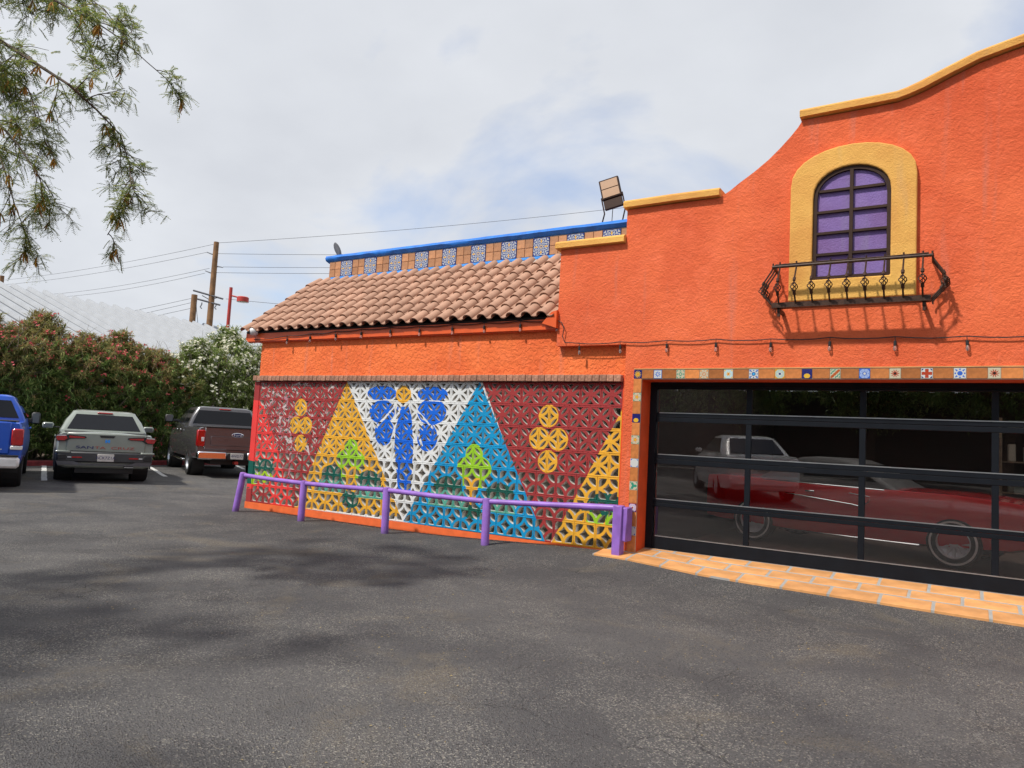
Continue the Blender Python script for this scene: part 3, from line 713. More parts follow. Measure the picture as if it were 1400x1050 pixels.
for s in (-1, 1):
    for i, z in enumerate(zs_):
        za, zb = z+.001, (zs_[i+1] if i < 4 else 4.49)-.001
        x0, x1 = (cx-.355, cx-.001) if s < 0 else (cx+.001, cx+.355)
        mb = MB()
        if i < 4: mb.box(x0, x1, GY-.012, GY-.003, za, zb)
        else:
            pts = [(x0, za), (x1, za)]
            for k in range(9):
                u = k/8; xx = x1+(x0-x1)*u; tt = max(0, 1-((xx-cx)/.37)**2); pts.append((xx, 4.19+.305*tt**.5*.98))
            mb.prism(pts, GY-.012, GY-.003)
        mb.build('pane', 'purple_stucco', win)
# garage door ------------------------------------------------------------------------------
DX0, DX1, DY = .33, 5.22, .2
mb = MB(); mb.box(DX0-.03, DX0+.06, DY-.02, DY+.06, .02, 2.16); mb.box(DX1-.06, DX1+.03, DY-.02, DY+.06, .02, 2.16); mb.box(DX0+.06, DX1-.06, DY-.02, DY+.06, 2.10, 2.16)
door = mb.build('garage_door', 'doorframe', bld)
cols = [.39, 1.545, 2.775, 3.995, 5.16]
rails = [(.075, .23), (.595, .69), (1.13, 1.25), (1.66, 1.775), (2.075, 2.099)]
for a, b in rails:
    mid = (a+b)/2
    mb = MB(); mb.bbox(.391, 5.159, DY-.012, DY+.035, a, mid-.002 if b-a > .05 and a > .1 else b, .003)
    if b-a > .05 and a > .1: mb.bbox(.391, 5.159, DY-.012, DY+.035, mid+.002, b, .003)
    mb.build('rail', 'doorframe', door)
    if a < 2: mb = MB(); mb.box(.43, 5.12, DY-.0155, DY-.008, b-.006, b+.004); mb.build('glazing_bead', 'alu', door)
for i in range(4):
    for j in range(4):
        z0, z1 = rails[i][1]+.003, rails[i+1][0]-.003
        mb = MB(); mb.box(cols[j]+.02, cols[j+1]-.02, DY+.008, DY+.014, z0, z1)
        zc_ = (z0+z1)/2; mb.v = [(x, y-(z-zc_)*.0145+(.0003 if (i+j) % 2 else 0), z) for x, y, z in mb.v]
        mb.build('glass_pane', 'glass', door)
        if j:
            mb = MB(); mb.bbox(cols[j]-.032, cols[j]+.032, DY-.009, DY+.033, z0-.001, z1+.001, .003); mb.build('stile', 'doorframe', door)
# jamb lining (smooth orange) and tile border
mb = MB(); mb.box(.2975, .302, GY+.002, .19, -.02, 2.166); mb.box(.2975, 5.268, GY+.002, .19, 2.164, 2.1695); mb.build('door_jamb', 'orange_deep', bld)
mb = MB(); mb.box(.188, .296, GY-.012, GY+.03, .03, 2.292); mb.box(.296, 5.38, GY-.012, GY+.03, 2.172, 2.292)
bord = mb.build('door_tile_border', 'grout', bld)
q = MB(); q.bbox(-.0525, .0525, -.006, .01, -.0525, .0525, .002); tq = q.mesh('patterned_tile')
tmeshes = []
for mt in TAL:
    me = tq.copy(); me.materials.append(mt); tmeshes.append(me)
TY = GY-.014
order = [0, 1, 2, 3, 4, 5, 6, 7, 8, 9, 10, 11, 12, 10, 3, 1, 5, 8]
xs = [.242]+[.505+.2895*i for i in range(17)]
for i, x in enumerate(xs):
    inst(tmeshes[order[i]], 'patterned_tile', bord, (x, TY, 2.232))
    x2 = xs[i+1] if i < len(xs)-1 else 5.38
    a, b = x+.056, x2-.056
    if b-a > .03:
        mb = MB(); mb.bbox(-(b-a)/2, (b-a)/2, -.006, .01, -.0525, .0525, .002); o = mb.build('terracotta_tile', 'terra_glossy', bord); o.location = ((a+b)/2, TY, 2.232)
zs2 = [2.232, 1.946, 1.68, 1.412, 1.124, .843, .573, .29]; vord = [0, 13, 7, 13, 14, 15, 16, 14]
for i, z in enumerate(zs2):
    if i: inst(tmeshes[vord[i]], 'patterned_tile', bord, (.242, TY, z))
    z2 = zs2[i+1] if i < len(zs2)-1 else .03
    a, b = z2+(.056 if i < len(zs2)-1 else 0), z-.056
    mb = MB(); mb.bbox(-.0525, .0525, -.006, .01, -(b-a)/2, (b-a)/2, .002); o = mb.build('terracotta_tile', 'terra_glossy', bord); o.location = (.242, TY, (a+b)/2)
# thin clay ledge on top of the border
mb = MB(); mb.box(.19, 5.38, GY-.022, GY+.02, 2.2935, 2.306); mb.build('border_cap', 'paver', bord)
# garage interior --------------------------------------------------------------------------
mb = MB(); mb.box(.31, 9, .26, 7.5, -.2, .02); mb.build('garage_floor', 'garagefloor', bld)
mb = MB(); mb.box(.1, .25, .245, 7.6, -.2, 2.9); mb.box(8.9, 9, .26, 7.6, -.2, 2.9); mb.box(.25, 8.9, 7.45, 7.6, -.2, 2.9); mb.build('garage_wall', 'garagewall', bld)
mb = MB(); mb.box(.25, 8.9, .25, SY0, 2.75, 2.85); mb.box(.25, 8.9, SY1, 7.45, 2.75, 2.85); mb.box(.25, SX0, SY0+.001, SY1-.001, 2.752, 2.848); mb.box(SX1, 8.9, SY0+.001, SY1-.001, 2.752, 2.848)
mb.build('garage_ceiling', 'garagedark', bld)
# paved apron ---------------------------------------------------------------------------------
def apz(y): return .068+(y-.17)*.122
fx = lambda x: -.40-.24*sm(.0, 1.6, x)-.035*max(0, (x-1.6))
mb = MB(); vs = []; n = 22
xsA = [-.14+i*(6.2/n) for i in range(n+1)]
for x in xsA:
    for y, dz in ((.185, -.001), (fx(x), -.001), (fx(x)-.004, -.2), (.185, -.2)): vs.append((x+(.12 if y > 0 and x < 0 else 0), y, apz(y)+dz))
mb.add(vs, [(i*4+j, i*4+(j+1) % 4, i*4+4+(j+1) % 4, i*4+4+j) for i in range(n) for j in range(4)]+[(0, 1, 2, 3)])
bed = tag(mb.build('paved_apron', 'paver_joint'), kind='structure')
for row in range(3):
    off = (0, -.22, -.06)[row]; x = -.12+off
    while x < 5.9:
        L = .425; x0, x1 = x, x+L
        def yy(xx, t): # t 0 front .. 3 back in rows of paving
            f = fx(xx); return min(.18, f+t*.285) if t < 3 else .18
        if x1 > .0-.1:
            xa = max(x0, -.12+row*.08); 
            if x1-xa > .06:
                P = []
                for (xx, t) in ((xa, row), (x1, row), (x1, row+1), (xa, row+1)):
                    y = yy(xx, t)+((.019 if row else -.004) if t == row else -.019); P.append((xx, y))
                if P[2][1]-P[1][1] > .05:
                    h = random.uniform(0, .004)
                    mb = MB(); c = V((sum(p[0] for p in P)/4, sum(p[1] for p in P)/4))
                    rings = []
                    for k, (ins, dz) in enumerate(((0, -.03), (0, -.003), (.010, h*.5))):
                        for p in P:
                            d = V(p)-c; q2 = c+d*(1-ins/ max(.05, d.length)); rings.append((q2.x-c.x, q2.y-c.y, apz(q2.y)-apz(c.y)+dz))
                    f = [(8, 9, 10, 11)]+[(k*4+i, k*4+(i+1) % 4, k*4+4+(i+1) % 4, k*4+4+i) for k in range(2) for i in range(4)]
                    o = mb.add(rings, f).build('paver', 'paver', bed); o.location = (c.x, c.y, apz(c.y)+.0015)
        x += L+.028

# ------------------------------------------------------------------ purple rail
rail = tag(empty('purple_guard_rail', (-3.4, -.5, -.12)), 'purple painted pipe guard rail on five posts before the mural wall', 'rail')
def RP(p): return V(p)-V((-3.4, -.5, -.12))
posts = []
for (bx, by, tx, ty) in ((321, 699, 333, 646), (411, 713, 416, 657), (526, 728, 529, 666), (663, 742, 666, 681)):
    b, t_ = onY(bx, by, -.5), onY(tx, ty, -.5); posts.append((b, t_))
for b, t_ in posts:
    b = V((b.x, b.y, g(b.x, b.y)-.06)); mb = MB(); d = (t_-b).normalized()
    mb.tube([RP(b), RP(t_-d*.02), RP(t_-d*.006), RP(t_)], [.055, .055, .05, .03], 14); mb.build('post', 'purple', rail, 40)
pe = V((.13, -.2, .62))
tops = [t_-V((0, 0, .045)) for b, t_ in posts]+[V((.12, -.3, .565))]
for i in range(4):
    a, b = tops[i], tops[i+1]; d = (b-a).normalized(); mb = MB(); mid = (a+b)/2+V((0, 0, -.006))
    if i == 3: k = a.lerp(b, .62); mb.tube([RP(a+d*.05), RP(k), RP(k+d*.05+V((0, 0, .0))), RP(b)], [.036, .036, .042, .042], 12)
    else: mb.tube([RP(a+d*.05), RP(mid), RP(b-d*.05)], .036, 12)
    mb.build('pipe', 'purple', rail, 50)
mb = MB(); p = RP(V((.085, -.36, -.12))); mb.bbox(p.x, p.x+.115, p.y, p.y+.13, p.z, p.z+.72, .01); q = RP(V((.201, -.33, .17))); mb.bbox(q.x-.03, q.x+.055, q.y+.01, q.y+.19, q.z, q.z+.41, .01)
mb.build('post', 'purple', rail, 40)

# ------------------------------------------------------------------ balcony
bal = empty('iron_balcony', (2.66, GY, 2.9)); tag(bal, 'small curved wrought iron balcony under the arched purple window', 'balcony')
BO = V((2.66, GY, 2.9))
yf = GY-.27
TL, TR = onY(1060, 366, yf), onY(1270, 348, yf)
xl, xr, zt = TL.x, TR.x, (TL.z+TR.z)/2
zb = (onY(1062, 420, yf).z+onY(1268, 404, yf).z)/2
H = zt-zb
def belly(t):      # outward offset of a bar, 0 top .. 1 bottom
    return .115*math.sin(math.pi*min(1, max(0, t))**1.15)**1.2
mb = MB(); mb.tube([V((xl-.03, GY+.01, zt))-BO, V((xl-.03, yf, zt))-BO, V((xr+.03, yf, zt))-BO, V((xr+.03, GY+.01, zt))-BO], .017, 8); mb.tube([V((xl, yf, zt+.022))-BO, V((2.3, yf+.004, zt+.026))-BO, V((3, yf, zt+.02))-BO, V((xr, yf, zt+.024))-BO], .008, 5)
mb.build('top_rail', 'iron', bal)
mb = MB(); a = V((xl-.02, yf-.012, zb-.03))-BO; b = V((xr+.02, yf+.022, zb+.028))-BO; mb.box(a.x, b.x, a.y, b.y, a.z, b.z)
mb.box(a.x, b.x, b.y+.001, b.y+.07, a.z, a.z+.012); mb.build('floor_tray', 'iron', bal)
for x in (xl+.04, xr-.04):
    p = V((x, 0, zb))-BO; mb = MB(); mb.box(p.x-.016, p.x+.016, yf+.02-BO.y, -.004, p.z-.07, p.z-.032); mb.box(p.x-.014, p.x+.014, yf+.03-BO.y, yf+.06-BO.y, p.z-.12, p.z-.07); mb.build('bracket', 'iron', bal)
def baluster():
    mb = MB(); N = 16
    P = lambda t: V((0, -belly(t), -H*t))
    mb.tube([V((0, 0, .05)), V((0, 0, 0))]+[P(i/7*.40) for i in range(1, 8)], .0095, 6)
    top, bot = .42, .72
    pts = [P(t/20) for t in range(int(top*20), 21)]
    mb.tube([P(.36), P(.44)], .017, 8); mb.tube([P(.43), P(.51)], .009, 6)
    mb.tube([P(.69), P(.72)], .009, 6); mb.tube([P(.71), P(.78)], .017, 8)
    mb.tube([P(.76), P(.82), P(.88), P(.94), P(1.0), P(1.0)-V((0, 0, .03))], .0095, 6)
    mb.tube([P(.40), P(.5), P(.6), P(.7), P(.8)], .0035, 5)
    for k in range(4):        # twisted basket
        pp = []
        for i in range(9):
            u = i/8; a = k*math.pi/2+u*math.pi*1.1; rr = .038*math.sin(math.pi*u)**.9
            pp.append(P(.48+.24*u)+V((rr*math.cos(a), rr*math.sin(a), 0)))
        mb.tube(pp, .0055, 5, False)
    me = mb.mesh('baluster'); me.materials.append(M['iron']); return me
bm_ = baluster(); nb = 9
for i in range(nb):
    x = xl+.05+(xr-xl-.1)*i/(nb-1); inst(bm_, 'baluster', bal, V((x, yf, zt))-BO)
for sx, x in ((-1, xl-.03), (1, xr+.03)):
    for y in (yf+.03, yf+.12, yf+.21): inst(bm_, 'baluster', bal, V((x, y, zt))-BO, (0, 0, sx*math.pi/2))

# ------------------------------------------------------------------ string lights
strg = empty('string_lights', (-.9, -.2, 2.9)); tag(strg, 'black cable of hanging clear bulbs strung along the orange wall', 'string lights'); SO = V((-.9, -.2, 2.9))
mb = MB(); mb.tube([(0, 0, .0), (0, 0, -.055)], .004, 5); mb.tube([(0, 0, -.045), (0, 0, -.05), (0, 0, -.095), (0, 0, -.1)], [.011, .015, .016, .012], 8)
lampm = mb.mesh('lamp_socket'); lampm.materials.append(M['socket'])
mb = MB(); mb.lathe([(.010, -.098), (.017, -.115), (.019, -.13), (.012, -.148), (.0015, -.155)], 10, 'z'); bulbm = mb.mesh('bulb'); bulbm.materials.append(M['bulb']); bulbm.shade_smooth()
eave = [(347, 464), (393, 459), (424, 456), (459, 453), (494, 450), (534, 447.5), (574, 446), (618.5, 443.5), (662, 441), (712, 438.5), (762, 438)]
gab = [(792, 469), (848, 467), (912, 465), (979, 463.5), (1054, 463), (1135, 461), (1224, 460), (1322, 459), (1425, 458)]
pts = [onY(x, y, -.105) for x, y in eave]
pg = [onY(x, y, GY-.03) for x, y in gab]
full = []
for seq in (pts, pg):
    for i in range(len(seq)-1):
        for k in range(4):
            t_ = k/4; p = seq[i].lerp(seq[i+1], t_); p = p-V((0, 0, .018*math.sin(math.pi*t_)+random.uniform(0, .004))); full.append(p)
    full.append(seq[-1])
    if seq is pts: full += [onY(768, 441, -.14), onY(771, 449, -.14), onY(769, 460, -.14), onY(772, 468, -.14)]
mb = MB(); mb.tube([p-SO for p in full], .0065, 5); cab = mb.build('cable', 'cable', strg)
for p in pts[1:]+pg:
    s_ = inst(lampm, 'lamp_socket', strg, p-SO, (random.uniform(-.06, .06), random.uniform(-.06, .06), 0)); inst(bulbm, 'bulb', s_, (0, 0, 0))

# ------------------------------------------------------------------ flood light, sensor lamp and camera
fl = empty('floodlight', (-1.05, PY+.1, 4.8)); tag(fl, 'bronze square LED floodlight tilted up on the blue coping', 'floodlight')
mm = Matrix.Translation((0, -.02, .50)) @ Matrix.Rotation(R(10), 4, 'Z') @ Matrix.Rotation(R(-8), 4, 'X') @ Matrix.Rotation(R(-15), 4, 'Y')
mb = MB(); mb.bbox(-.16, .16, -.02, .05, -.08, .27, .01, mm); mb.bbox(-.15, .15, .0, .05, -.25, -.082, .01, mm); mb.build('housing', 'winframe', fl)
mb = MB(); mb.box(-.135, .135, -.027, -.021, .10, .24, mm); mb.build('lens', pmat('amber_led_lens', (.42, .25, .14), .3, var=.05), fl)
mb = MB(); mb.box(-.135, .135, -.027, -.021, -.055, .085, mm); mb.build('lens', 'redpaint', fl).data.materials[0] = bpy.data.materials['amber_led_lens']
mb = MB(); mb.tube([mm @ V((-.17, .02, -.02)), mm @ V((-.17, .02, -.30)), V((-.16, 0, -.02))], .012, 5); mb.tube([mm @ V((.17, .02, -.02)), mm @ V((.17, .02, -.30)), V((.18, .02, -.02))], .012, 5)
mb.tube([V((0, .04, -.02)), V((.01, .04, .28))], .006, 5); mb.build('yoke', 'winframe', fl)
p = V((-7.05, PY+.1, 4.8)); sl = empty('security_lamp', p); tag(sl, 'small grey paddle-shaped security lamp at the far end of the blue coping', 'lamp')
mm = Matrix.Translation((0, 0, .17)) @ Matrix.Rotation(R(-32), 4, 'Y')
mb = MB(); mb.lathe([(.001, -.035), (.07, -.03), (.085, 0), (.07, .03), (.001, .035)], 12, 'y', mm @ Matrix.Diagonal((.75, 1, 2.2, 1)).to_4x4()); mb.build('head', 'steel', sl, 40)
mb = MB(); mb.tube([(0.02, 0, -.03), (.03, 0, .1)], .03, 8); mb.tube([(.05, 0, .0), (.09, 0, .07), (.15, 0, .06), (.17, 0, 0)], .006, 5); mb.build('bracket', 'steel', sl)
p = onY(347, 453, -.15); sc_ = empty('security_camera', p); tag(sc_, 'white round security camera under the far eave corner', 'camera')
mb = MB(); mb.lathe([(.001, -.07), (.05, -.065), (.075, -.03), (.08, .02), (.07, .06), (.001, .07)], 14, 'y', Matrix.Rotation(R(-35), 4, 'Z') @ Matrix.Rotation(R(15), 4, 'X')); mb.build('body', pmat('camera_white', (.65, .65, .65), .4), sc_, 40)
mb = MB(); mb.lathe([(.001, -.082), (.034, -.08), (.04, -.066)], 12, 'y', Matrix.Rotation(R(-35), 4, 'Z') @ Matrix.Rotation(R(15), 4, 'X')); mb.build('lens', 'carglass', sc_)
mb = MB(); mb.tube([(0, .02, .05), (.03, .08, .14)], .02, 8); mb.build('mount', 'blackplastic', sc_)

# ------------------------------------------------------------------ vehicles
def boolean_cut(obj, cutters):
    dg_objs = []
    for c in cutters:
        co = bpy.data.objects.new('cut', c); COL.objects.link(co); dg_objs.append(co)
        md = obj.modifiers.new('b', 'BOOLEAN'); md.operation = 'DIFFERENCE'; md.object = co; md.solver = 'EXACT'
    bpy.context.view_layer.update(); dg = bpy.context.evaluated_depsgraph_get()
    me = bpy.data.meshes.new_from_object(obj.evaluated_get(dg)); obj.modifiers.clear(); old = obj.data; obj.data = me
    for co in dg_objs: bpy.data.objects.remove(co)
    me.shade_smooth(); me.set_sharp_from_angle(angle=R(28))
def shell(stations):     # stations: (x, [(y,z) half profile bottom centre -> top centre])
    mb = MB(); vs = []; k = None
    for x, pr in stations:
        ring = [(x, y, z) for y, z in pr]+[(x, -y, z) for y, z in pr[::-1][1:-1]] if abs(pr[0][0]) < 1e-6 else None
        k = len(ring); vs += ring
    n = len(stations)
    fs = [(i*k+j, i*k+(j+1) % k, (i+1)*k+(j+1) % k, (i+1)*k+j) for i in range(n-1) for j in range(k)]
    fs += [tuple(range(k)), tuple(range((n-1)*k, n*k))]
    return mb.add(vs, fs)
def prof(w, z0, zt, crown=.02, belt=.0, sh=.93):
    h = zt-z0
    return [(0, z0), (w*.80, z0), (w*.95, z0+.05*h), (w*.985, z0+.22*h), (w, z0+.45*h), (w*.995, z0+.66*h), (w*.975, z0+.82*h), (w*(sh+.025), z0+.93*h), (w*sh, z0+.985*h), (w*.72, zt), (w*.35, zt+crown*.7), (0, zt+crown)]
def rrect(x0, x1, w, r, z, n=4):       # rounded rectangle ring
    pts = []
    for (cx_, cy_, a0) in ((x1-r, w-r, 0), (x0+r, w-r, 90), (x0+r, -w+r, 180), (x1-r, -w+r, 270)):
        for i in range(n+1):
            a = R(a0+90*i/n); pts.append((cx_+r*math.cos(a), cy_+r*math.sin(a), z))
    return pts
def cabin(rings):
    mb = MB(); vs = []; k = 0
    for rg in rings: pts = rrect(*rg); k = len(pts); vs += pts
    n = len(rings)
    return mb.add(vs, [(i*k+j, i*k+(j+1) % k, (i+1)*k+(j+1) % k, (i+1)*k+j) for i in range(n-1) for j in range(k)]+[tuple(range((n-1)*k, n*k)), tuple(range(k))])
def slab(pts, th=.012, out=None):        # thin plate from a planar loop, grown outwards
    pts = [V(p) for p in pts]; n = (pts[1]-pts[0]).cross(pts[2]-pts[0]).normalized(); mb = MB(); k = len(pts)
    if out is not None and n.dot(V(out)) < 0: n = -n
    return mb.add([tuple(p) for p in pts]+[tuple(p+n*th) for p in pts], [tuple(range(k)), tuple(range(2*k-1, k-1, -1))]+[(i, (i+1) % k, (i+1) % k+k, i+k) for i in range(k)])
WHEELS = {}
def wheel_meshes(r, w, style):
    key = (r, w, style)
    if key in WHEELS: return WHEELS[key]
    ri = r*(.66 if style != 'classic' else .62)
    mb = MB(); mb.lathe([(ri, -w*.42), (ri+.02, -w*.5), (r*.93, -w*.5), (r*.985, -w*.40), (r, -w*.2), (r, w*.2), (r*.985, w*.4), (r*.93, w*.5), (ri+.02, w*.5), (ri, w*.42), (ri, -w*.42)], 36, 'y')
    ty = mb.mesh('tyre'); ty.materials.append(M['rubber']); ty.shade_smooth(); ty.set_sharp_from_angle(angle=R(40))
    mb = MB(); mb.lathe([(ri*1.0, -w*.44), (ri*.95, -w*.46), (ri*.9, -w*.3), (ri*.88, w*.3), (ri*.95, w*.46), (ri, w*.44)], 32, 'y')
    mb.lathe([(.001, w*.30), (.05, w*.31), (.065, w*.26), (.07, w*.1)], 14, 'y'); mb.lathe([(.001, -w*.30), (.05, -w*.31), (.065, -w*.26), (.07, -w*.1)], 14, 'y')
    ns = 6 if style != 'classic' else 12
    for k in range(ns):
        a = 2*math.pi*k/ns; mt = Matrix.Rotation(a, 4, 'Y')
        for sy in (1, -1):
            y0, y1 = sorted((sy*w*.16, sy*w*.29)); wd = .038 if style != 'classic' else .016
            mb.add([mt @ V(p) for p in ((.05, y0, -wd*.7), (ri*.9, y0, -wd), (ri*.9, y0, wd), (.05, y0, wd*.7), (.05, y1, -wd*.7), (ri*.9, y1, -wd), (ri*.9, y1, wd), (.05, y1, wd*.7))],
                   [(0, 1, 2, 3), (7, 6, 5, 4), (0, 4, 5, 1), (1, 5, 6, 2), (2, 6, 7, 3), (3, 7, 4, 0)])
    if style == 'classic':
        for sy in (1, -1): mb.lathe([(.001, sy*w*.27), (ri*.35, sy*w*.2), (ri*.6, sy*w*.12), (ri*.88, sy*w*.2)], 28, 'y')
    rm = mb.mesh('rim'); rm.materials.append(M['hubcap' if style == 'classic' else 'rim'])
    mb = MB(); mb.lathe([(.001, -.02), (ri*.9, -.02), (ri*.9, .02), (.001, .02)], 20, 'y'); dk = mb.mesh('brake_disc'); dk.materials.append(M['blackplastic'])
    ww = None
    if style == 'classic':
        mb = MB()
        for sy in (1, -1): mb.lathe([(r*.79, sy*w*.508), (r*.87, sy*w*.508)], 40, 'y')
        ww = mb.mesh('whitewall'); ww.materials.append(M['plate'])
    WHEELS[key] = (ty, rm, dk, ww); return WHEELS[key]
def add_wheels(root, xs, y, r, w, style='alloy'):
    ty, rm, dk, ww = wheel_meshes(r, w, style)
    for x in xs:
        for s in (1, -1):
            o = inst(ty, 'wheel', root, (x, s*(y-w/2), r)); o.name = 'wheel'
            inst(rm, 'rim', o, (0, 0, 0)); inst(dk, 'brake_disc', o, (0, 0, 0))
            if ww: inst(ww, 'whitewall', o, (0, 0, 0))
def cyl_cut(x, r, z, y0, y1):
    mb = MB(); mb.lathe([(.0001, y0), (r, y0), (r, y1), (.0001, y1)], 28, 'y', Matrix.Translation((x, 0, z))); me = mb.mesh('cut'); return me
def text_mesh(txt, size, ext=.004, bold=.0):
    cu = bpy.data.curves.new('t', 'FONT'); cu.body = txt; cu.size = size; cu.extrude = ext; cu.align_x = 'CENTER'; cu.align_y = 'CENTER'; cu.offset = bold
    o = bpy.data.objects.new('t', cu); COL.objects.link(o); bpy.context.view_layer.update()
    me = bpy.data.meshes.new_from_object(o.evaluated_get(bpy.context.evaluated_depsgraph_get())); bpy.data.objects.remove(o)
    return me
REAR = Matrix(((0, 0, -1, 0), (-1, 0, 0, 0), (0, 1, 0, 0), (0, 0, 0, 1)))     # text plane seen from behind the car (x right -> -y, up -> z)
def rear_text(root, name, txt, size, x, y, z, mat, ext=.004, sx=1, bold=0):
    me = text_mesh(txt, size, ext, bold); me.transform(Matrix.Translation((x, y, z)) @ REAR @ Matrix.Diagonal((sx, 1, 1, 1)))
    me.materials.clear(); return link(name, me, mat, root)
def box_part(root, name, mat, *a, b=.01, mtx=None):
    mb = MB(); mb.bbox(*a, b, mtx); return mb.build(name, mat, root, 40)
def pickup(name, loc, paint, p):
    root = empty(name, loc, math.atan2(HD.y, HD.x))
    L, W, zr, zh, zbelt = p['L'], p['W']/2, p['bed'], p['hood'], p['belt']
    c0, c1, roof = p['cab0'], p['cab1'], p['roof']; z0 = p['z0']; ra, wb, r = p['ra'], p['wb'], p['r']
    nose = L
    st = [(0.0, prof(W*.955, z0+.05, zr-.015)), (.05, prof(W*.985, z0+.02, zr)), (.5, prof(W, z0, zr)), (c0-.12, prof(W, z0, zr+.005)), (c0+.15, prof(W, z0, zbelt)),
          (c1-.25, prof(W, z0, zbelt)), (c1+.15, prof(W, z0, zh+.02)), (nose-.9, prof(W*.995, z0, zh)), (nose-.3, prof(W*.96, z0, zh-.05)), (nose-.06, prof(W*.88, z0+.04, zh-.13)), (nose, prof(W*.82, z0+.1, zh-.2))]
    body = shell(st).build('body', paint, root)
    cuts = [cyl_cut(ra+d, r*1.17, r*1.02, s*W*.62, s*(W+.2)) for d in (0, wb) for s in (1, -1)]
    boolean_cut(body, cuts)
    add_wheels(root, (ra, ra+wb), W-.015, r, p.get('tw', .24))
    # wheel wells
    for d in (0, wb):
        for s in (1, -1):
            mb = MB(); mb.lathe([(r*1.16, s*W*.625), (r*1.16, s*W*.93)], 24, 'y', Matrix.Translation((ra+d, 0, r*1.02))); mb.v = [q for q in mb.v]; mb.build('wheel_well', 'blackplastic', root)
            if p.get('flare'):
                mb = MB(); vs = []; n = 18
                for i in range(n+1):
                    a = R(-18+216*i/n)
                    for rr, yy in ((r*1.15, W-.01), (r*1.15, W+.016), (r*1.30, W+.012), (r*1.34, W-.02)): vs.append((ra+d+rr*math.cos(a), s*yy, max(z0+.0, r*1.02+rr*math.sin(a))))
                mb.add(vs, [(i*4+j, i*4+j+1, i*4+5+j, i*4+4+j) for i in range(n) for j in range(3)]); mb.build('wheel_flare', p['flare'], root, 40)
    # underbody
    box_part(root, 'chassis', 'blackplastic', .12, nose-.4, -W*.6, W*.6, z0-.1, z0+.06)
    # cabin
    wt = p['wt']; sl_ = p.get('slope', .25); rk = p.get('rake', .95)
    rings = [(c0, c1+.35, W*.945, .09, zbelt-.06), (c0+.02, c1+.25, W*.94, .09, zbelt+.02), (c0+sl_*.55, c1-rk*.35, (W*.93+wt)/2+.012, .10, (zbelt+roof)/2), (c0+sl_*.92, c1-rk*.66, wt+.012, .12, roof-.10), (c0+sl_*1.05, c1-rk*.78, wt-.02, .14, roof-.035), (c0+sl_*1.4, c1-rk*.95, wt-.10, .16, roof)]
    cabin(rings).build('cab', paint, root, 30)
    zb_, zt_ = zbelt+.045, roof-.115
    def xr_(z): u = (z-zbelt-.02)/(roof-.10-zbelt-.02); return c0+.02+(sl_*.92-.02)*u
    def wy(z): u = (z-zbelt-.02)/(roof-.10-zbelt-.02); return W*.94+(wt+.012-W*.94)*u
    def xf(z): u = (z-zbelt-.02)/(roof-.10-zbelt-.02); return c1+.25+(-rk*.66-.25)*u
    ins = p.get('pillar', .10)
    rw = slab([(xr_(zb_)-.002, wy(zb_)-ins, zb_), (xr_(zt_)-.002, wy(zt_)-ins*.9, zt_), (xr_(zt_)-.002, -wy(zt_)+ins*.9, zt_), (xr_(zb_)-.002, -wy(zb_)+ins, zb_)], .014, (-1, 0, .3))
    rw.build('rear_window', 'carglass', root)
    slab([(xf(zb_), -wy(zb_)+.09, zb_), (xf(zt_), -wy(zt_)+.08, zt_), (xf(zt_), wy(zt_)-.08, zt_), (xf(zb_), wy(zb_)-.09, zb_)], .014, (1, 0, .3)).build('windscreen', 'carglass', root)
    for s in (1, -1):
        xm = (c0+c1)/2-.05
        for (a, b, a2, b2) in ((xr_(zb_)+.16, xm-.04, xr_(zt_)+.14, xm-.04), (xm+.04, xf(zb_)-.25, xm+.04, xf(zt_)-.16)):
            q = [(a, s*(wy(zb_)+.0), zb_), (b, s*wy(zb_), zb_), (b2, s*wy(zt_), zt_), (a2, s*wy(zt_), zt_)]
            slab(q if s < 0 else q[::-1]).build('side_window', 'carglass', root)
        # mirrors
        mx_, mz = xf(zb_)-.28, zbelt+p.get('mz', .10); ms = p.get('ms', (.13, .10, .09))
        mo = p.get('mo', .09); y0, y1 = sorted((s*(W*.97+mo), s*(W*.97+mo+2*ms[0])))
        mir = box_part(root, 'mirror', p.get('mirror', paint), mx_, mx_+.14, y0, y1, mz-ms[1], mz+ms[1], b=.03)
        mb = MB(); mb.box(mx_-.004, mx_-.001, y0+.025, y1-.025, mz-ms[1]+.025, mz+ms[1]-.025); mb.build('mirror_glass', 'steelmirror', mir)
        y0, y1 = sorted((s*W*.9, s*(W*.97+.11))); box_part(root, 'mirror_arm', 'blackplastic', mx_+.02, mx_+.10, y0, y1, mz-ms[1]+.02, mz-.02)
        for xx in (xm-.25, xf(zb_)-.95):
            y0, y1 = sorted((s*(W-.005), s*(W+.03))); box_part(root, 'door_handle', p.get('handle', paint), xx, xx+.2, y0, y1, zbelt-.17, zbelt-.13)
    box_part(root, 'brake_light', 'redlens', c0+sl_*.98-.03, c0+sl_*.98+.06, -.16, .16, roof-.075, roof-.045)
    # front
    for s in (1, -1):
        y0, y1 = sorted((s*W*.5, s*W*.84)); box_part(root, 'headlight', 'whitelens', nose-.16, nose-.01, y0, y1, zh-.36, zh-.22)
    box_part(root, 'grille', 'blackplastic', nose-.12, nose+.012, -W*.48, W*.48, zh-.5, zh-.2)
    box_part(root, 'front_bumper', p.get('fb', 'blackplastic'), nose-.25, nose+.05, -W*.86, W*.86, z0+.08, z0+.3, b=.04)
    return root, W
M['steelmirror'] = pmat('mirror_glass', (.10, .12, .13), .15, var=.02)

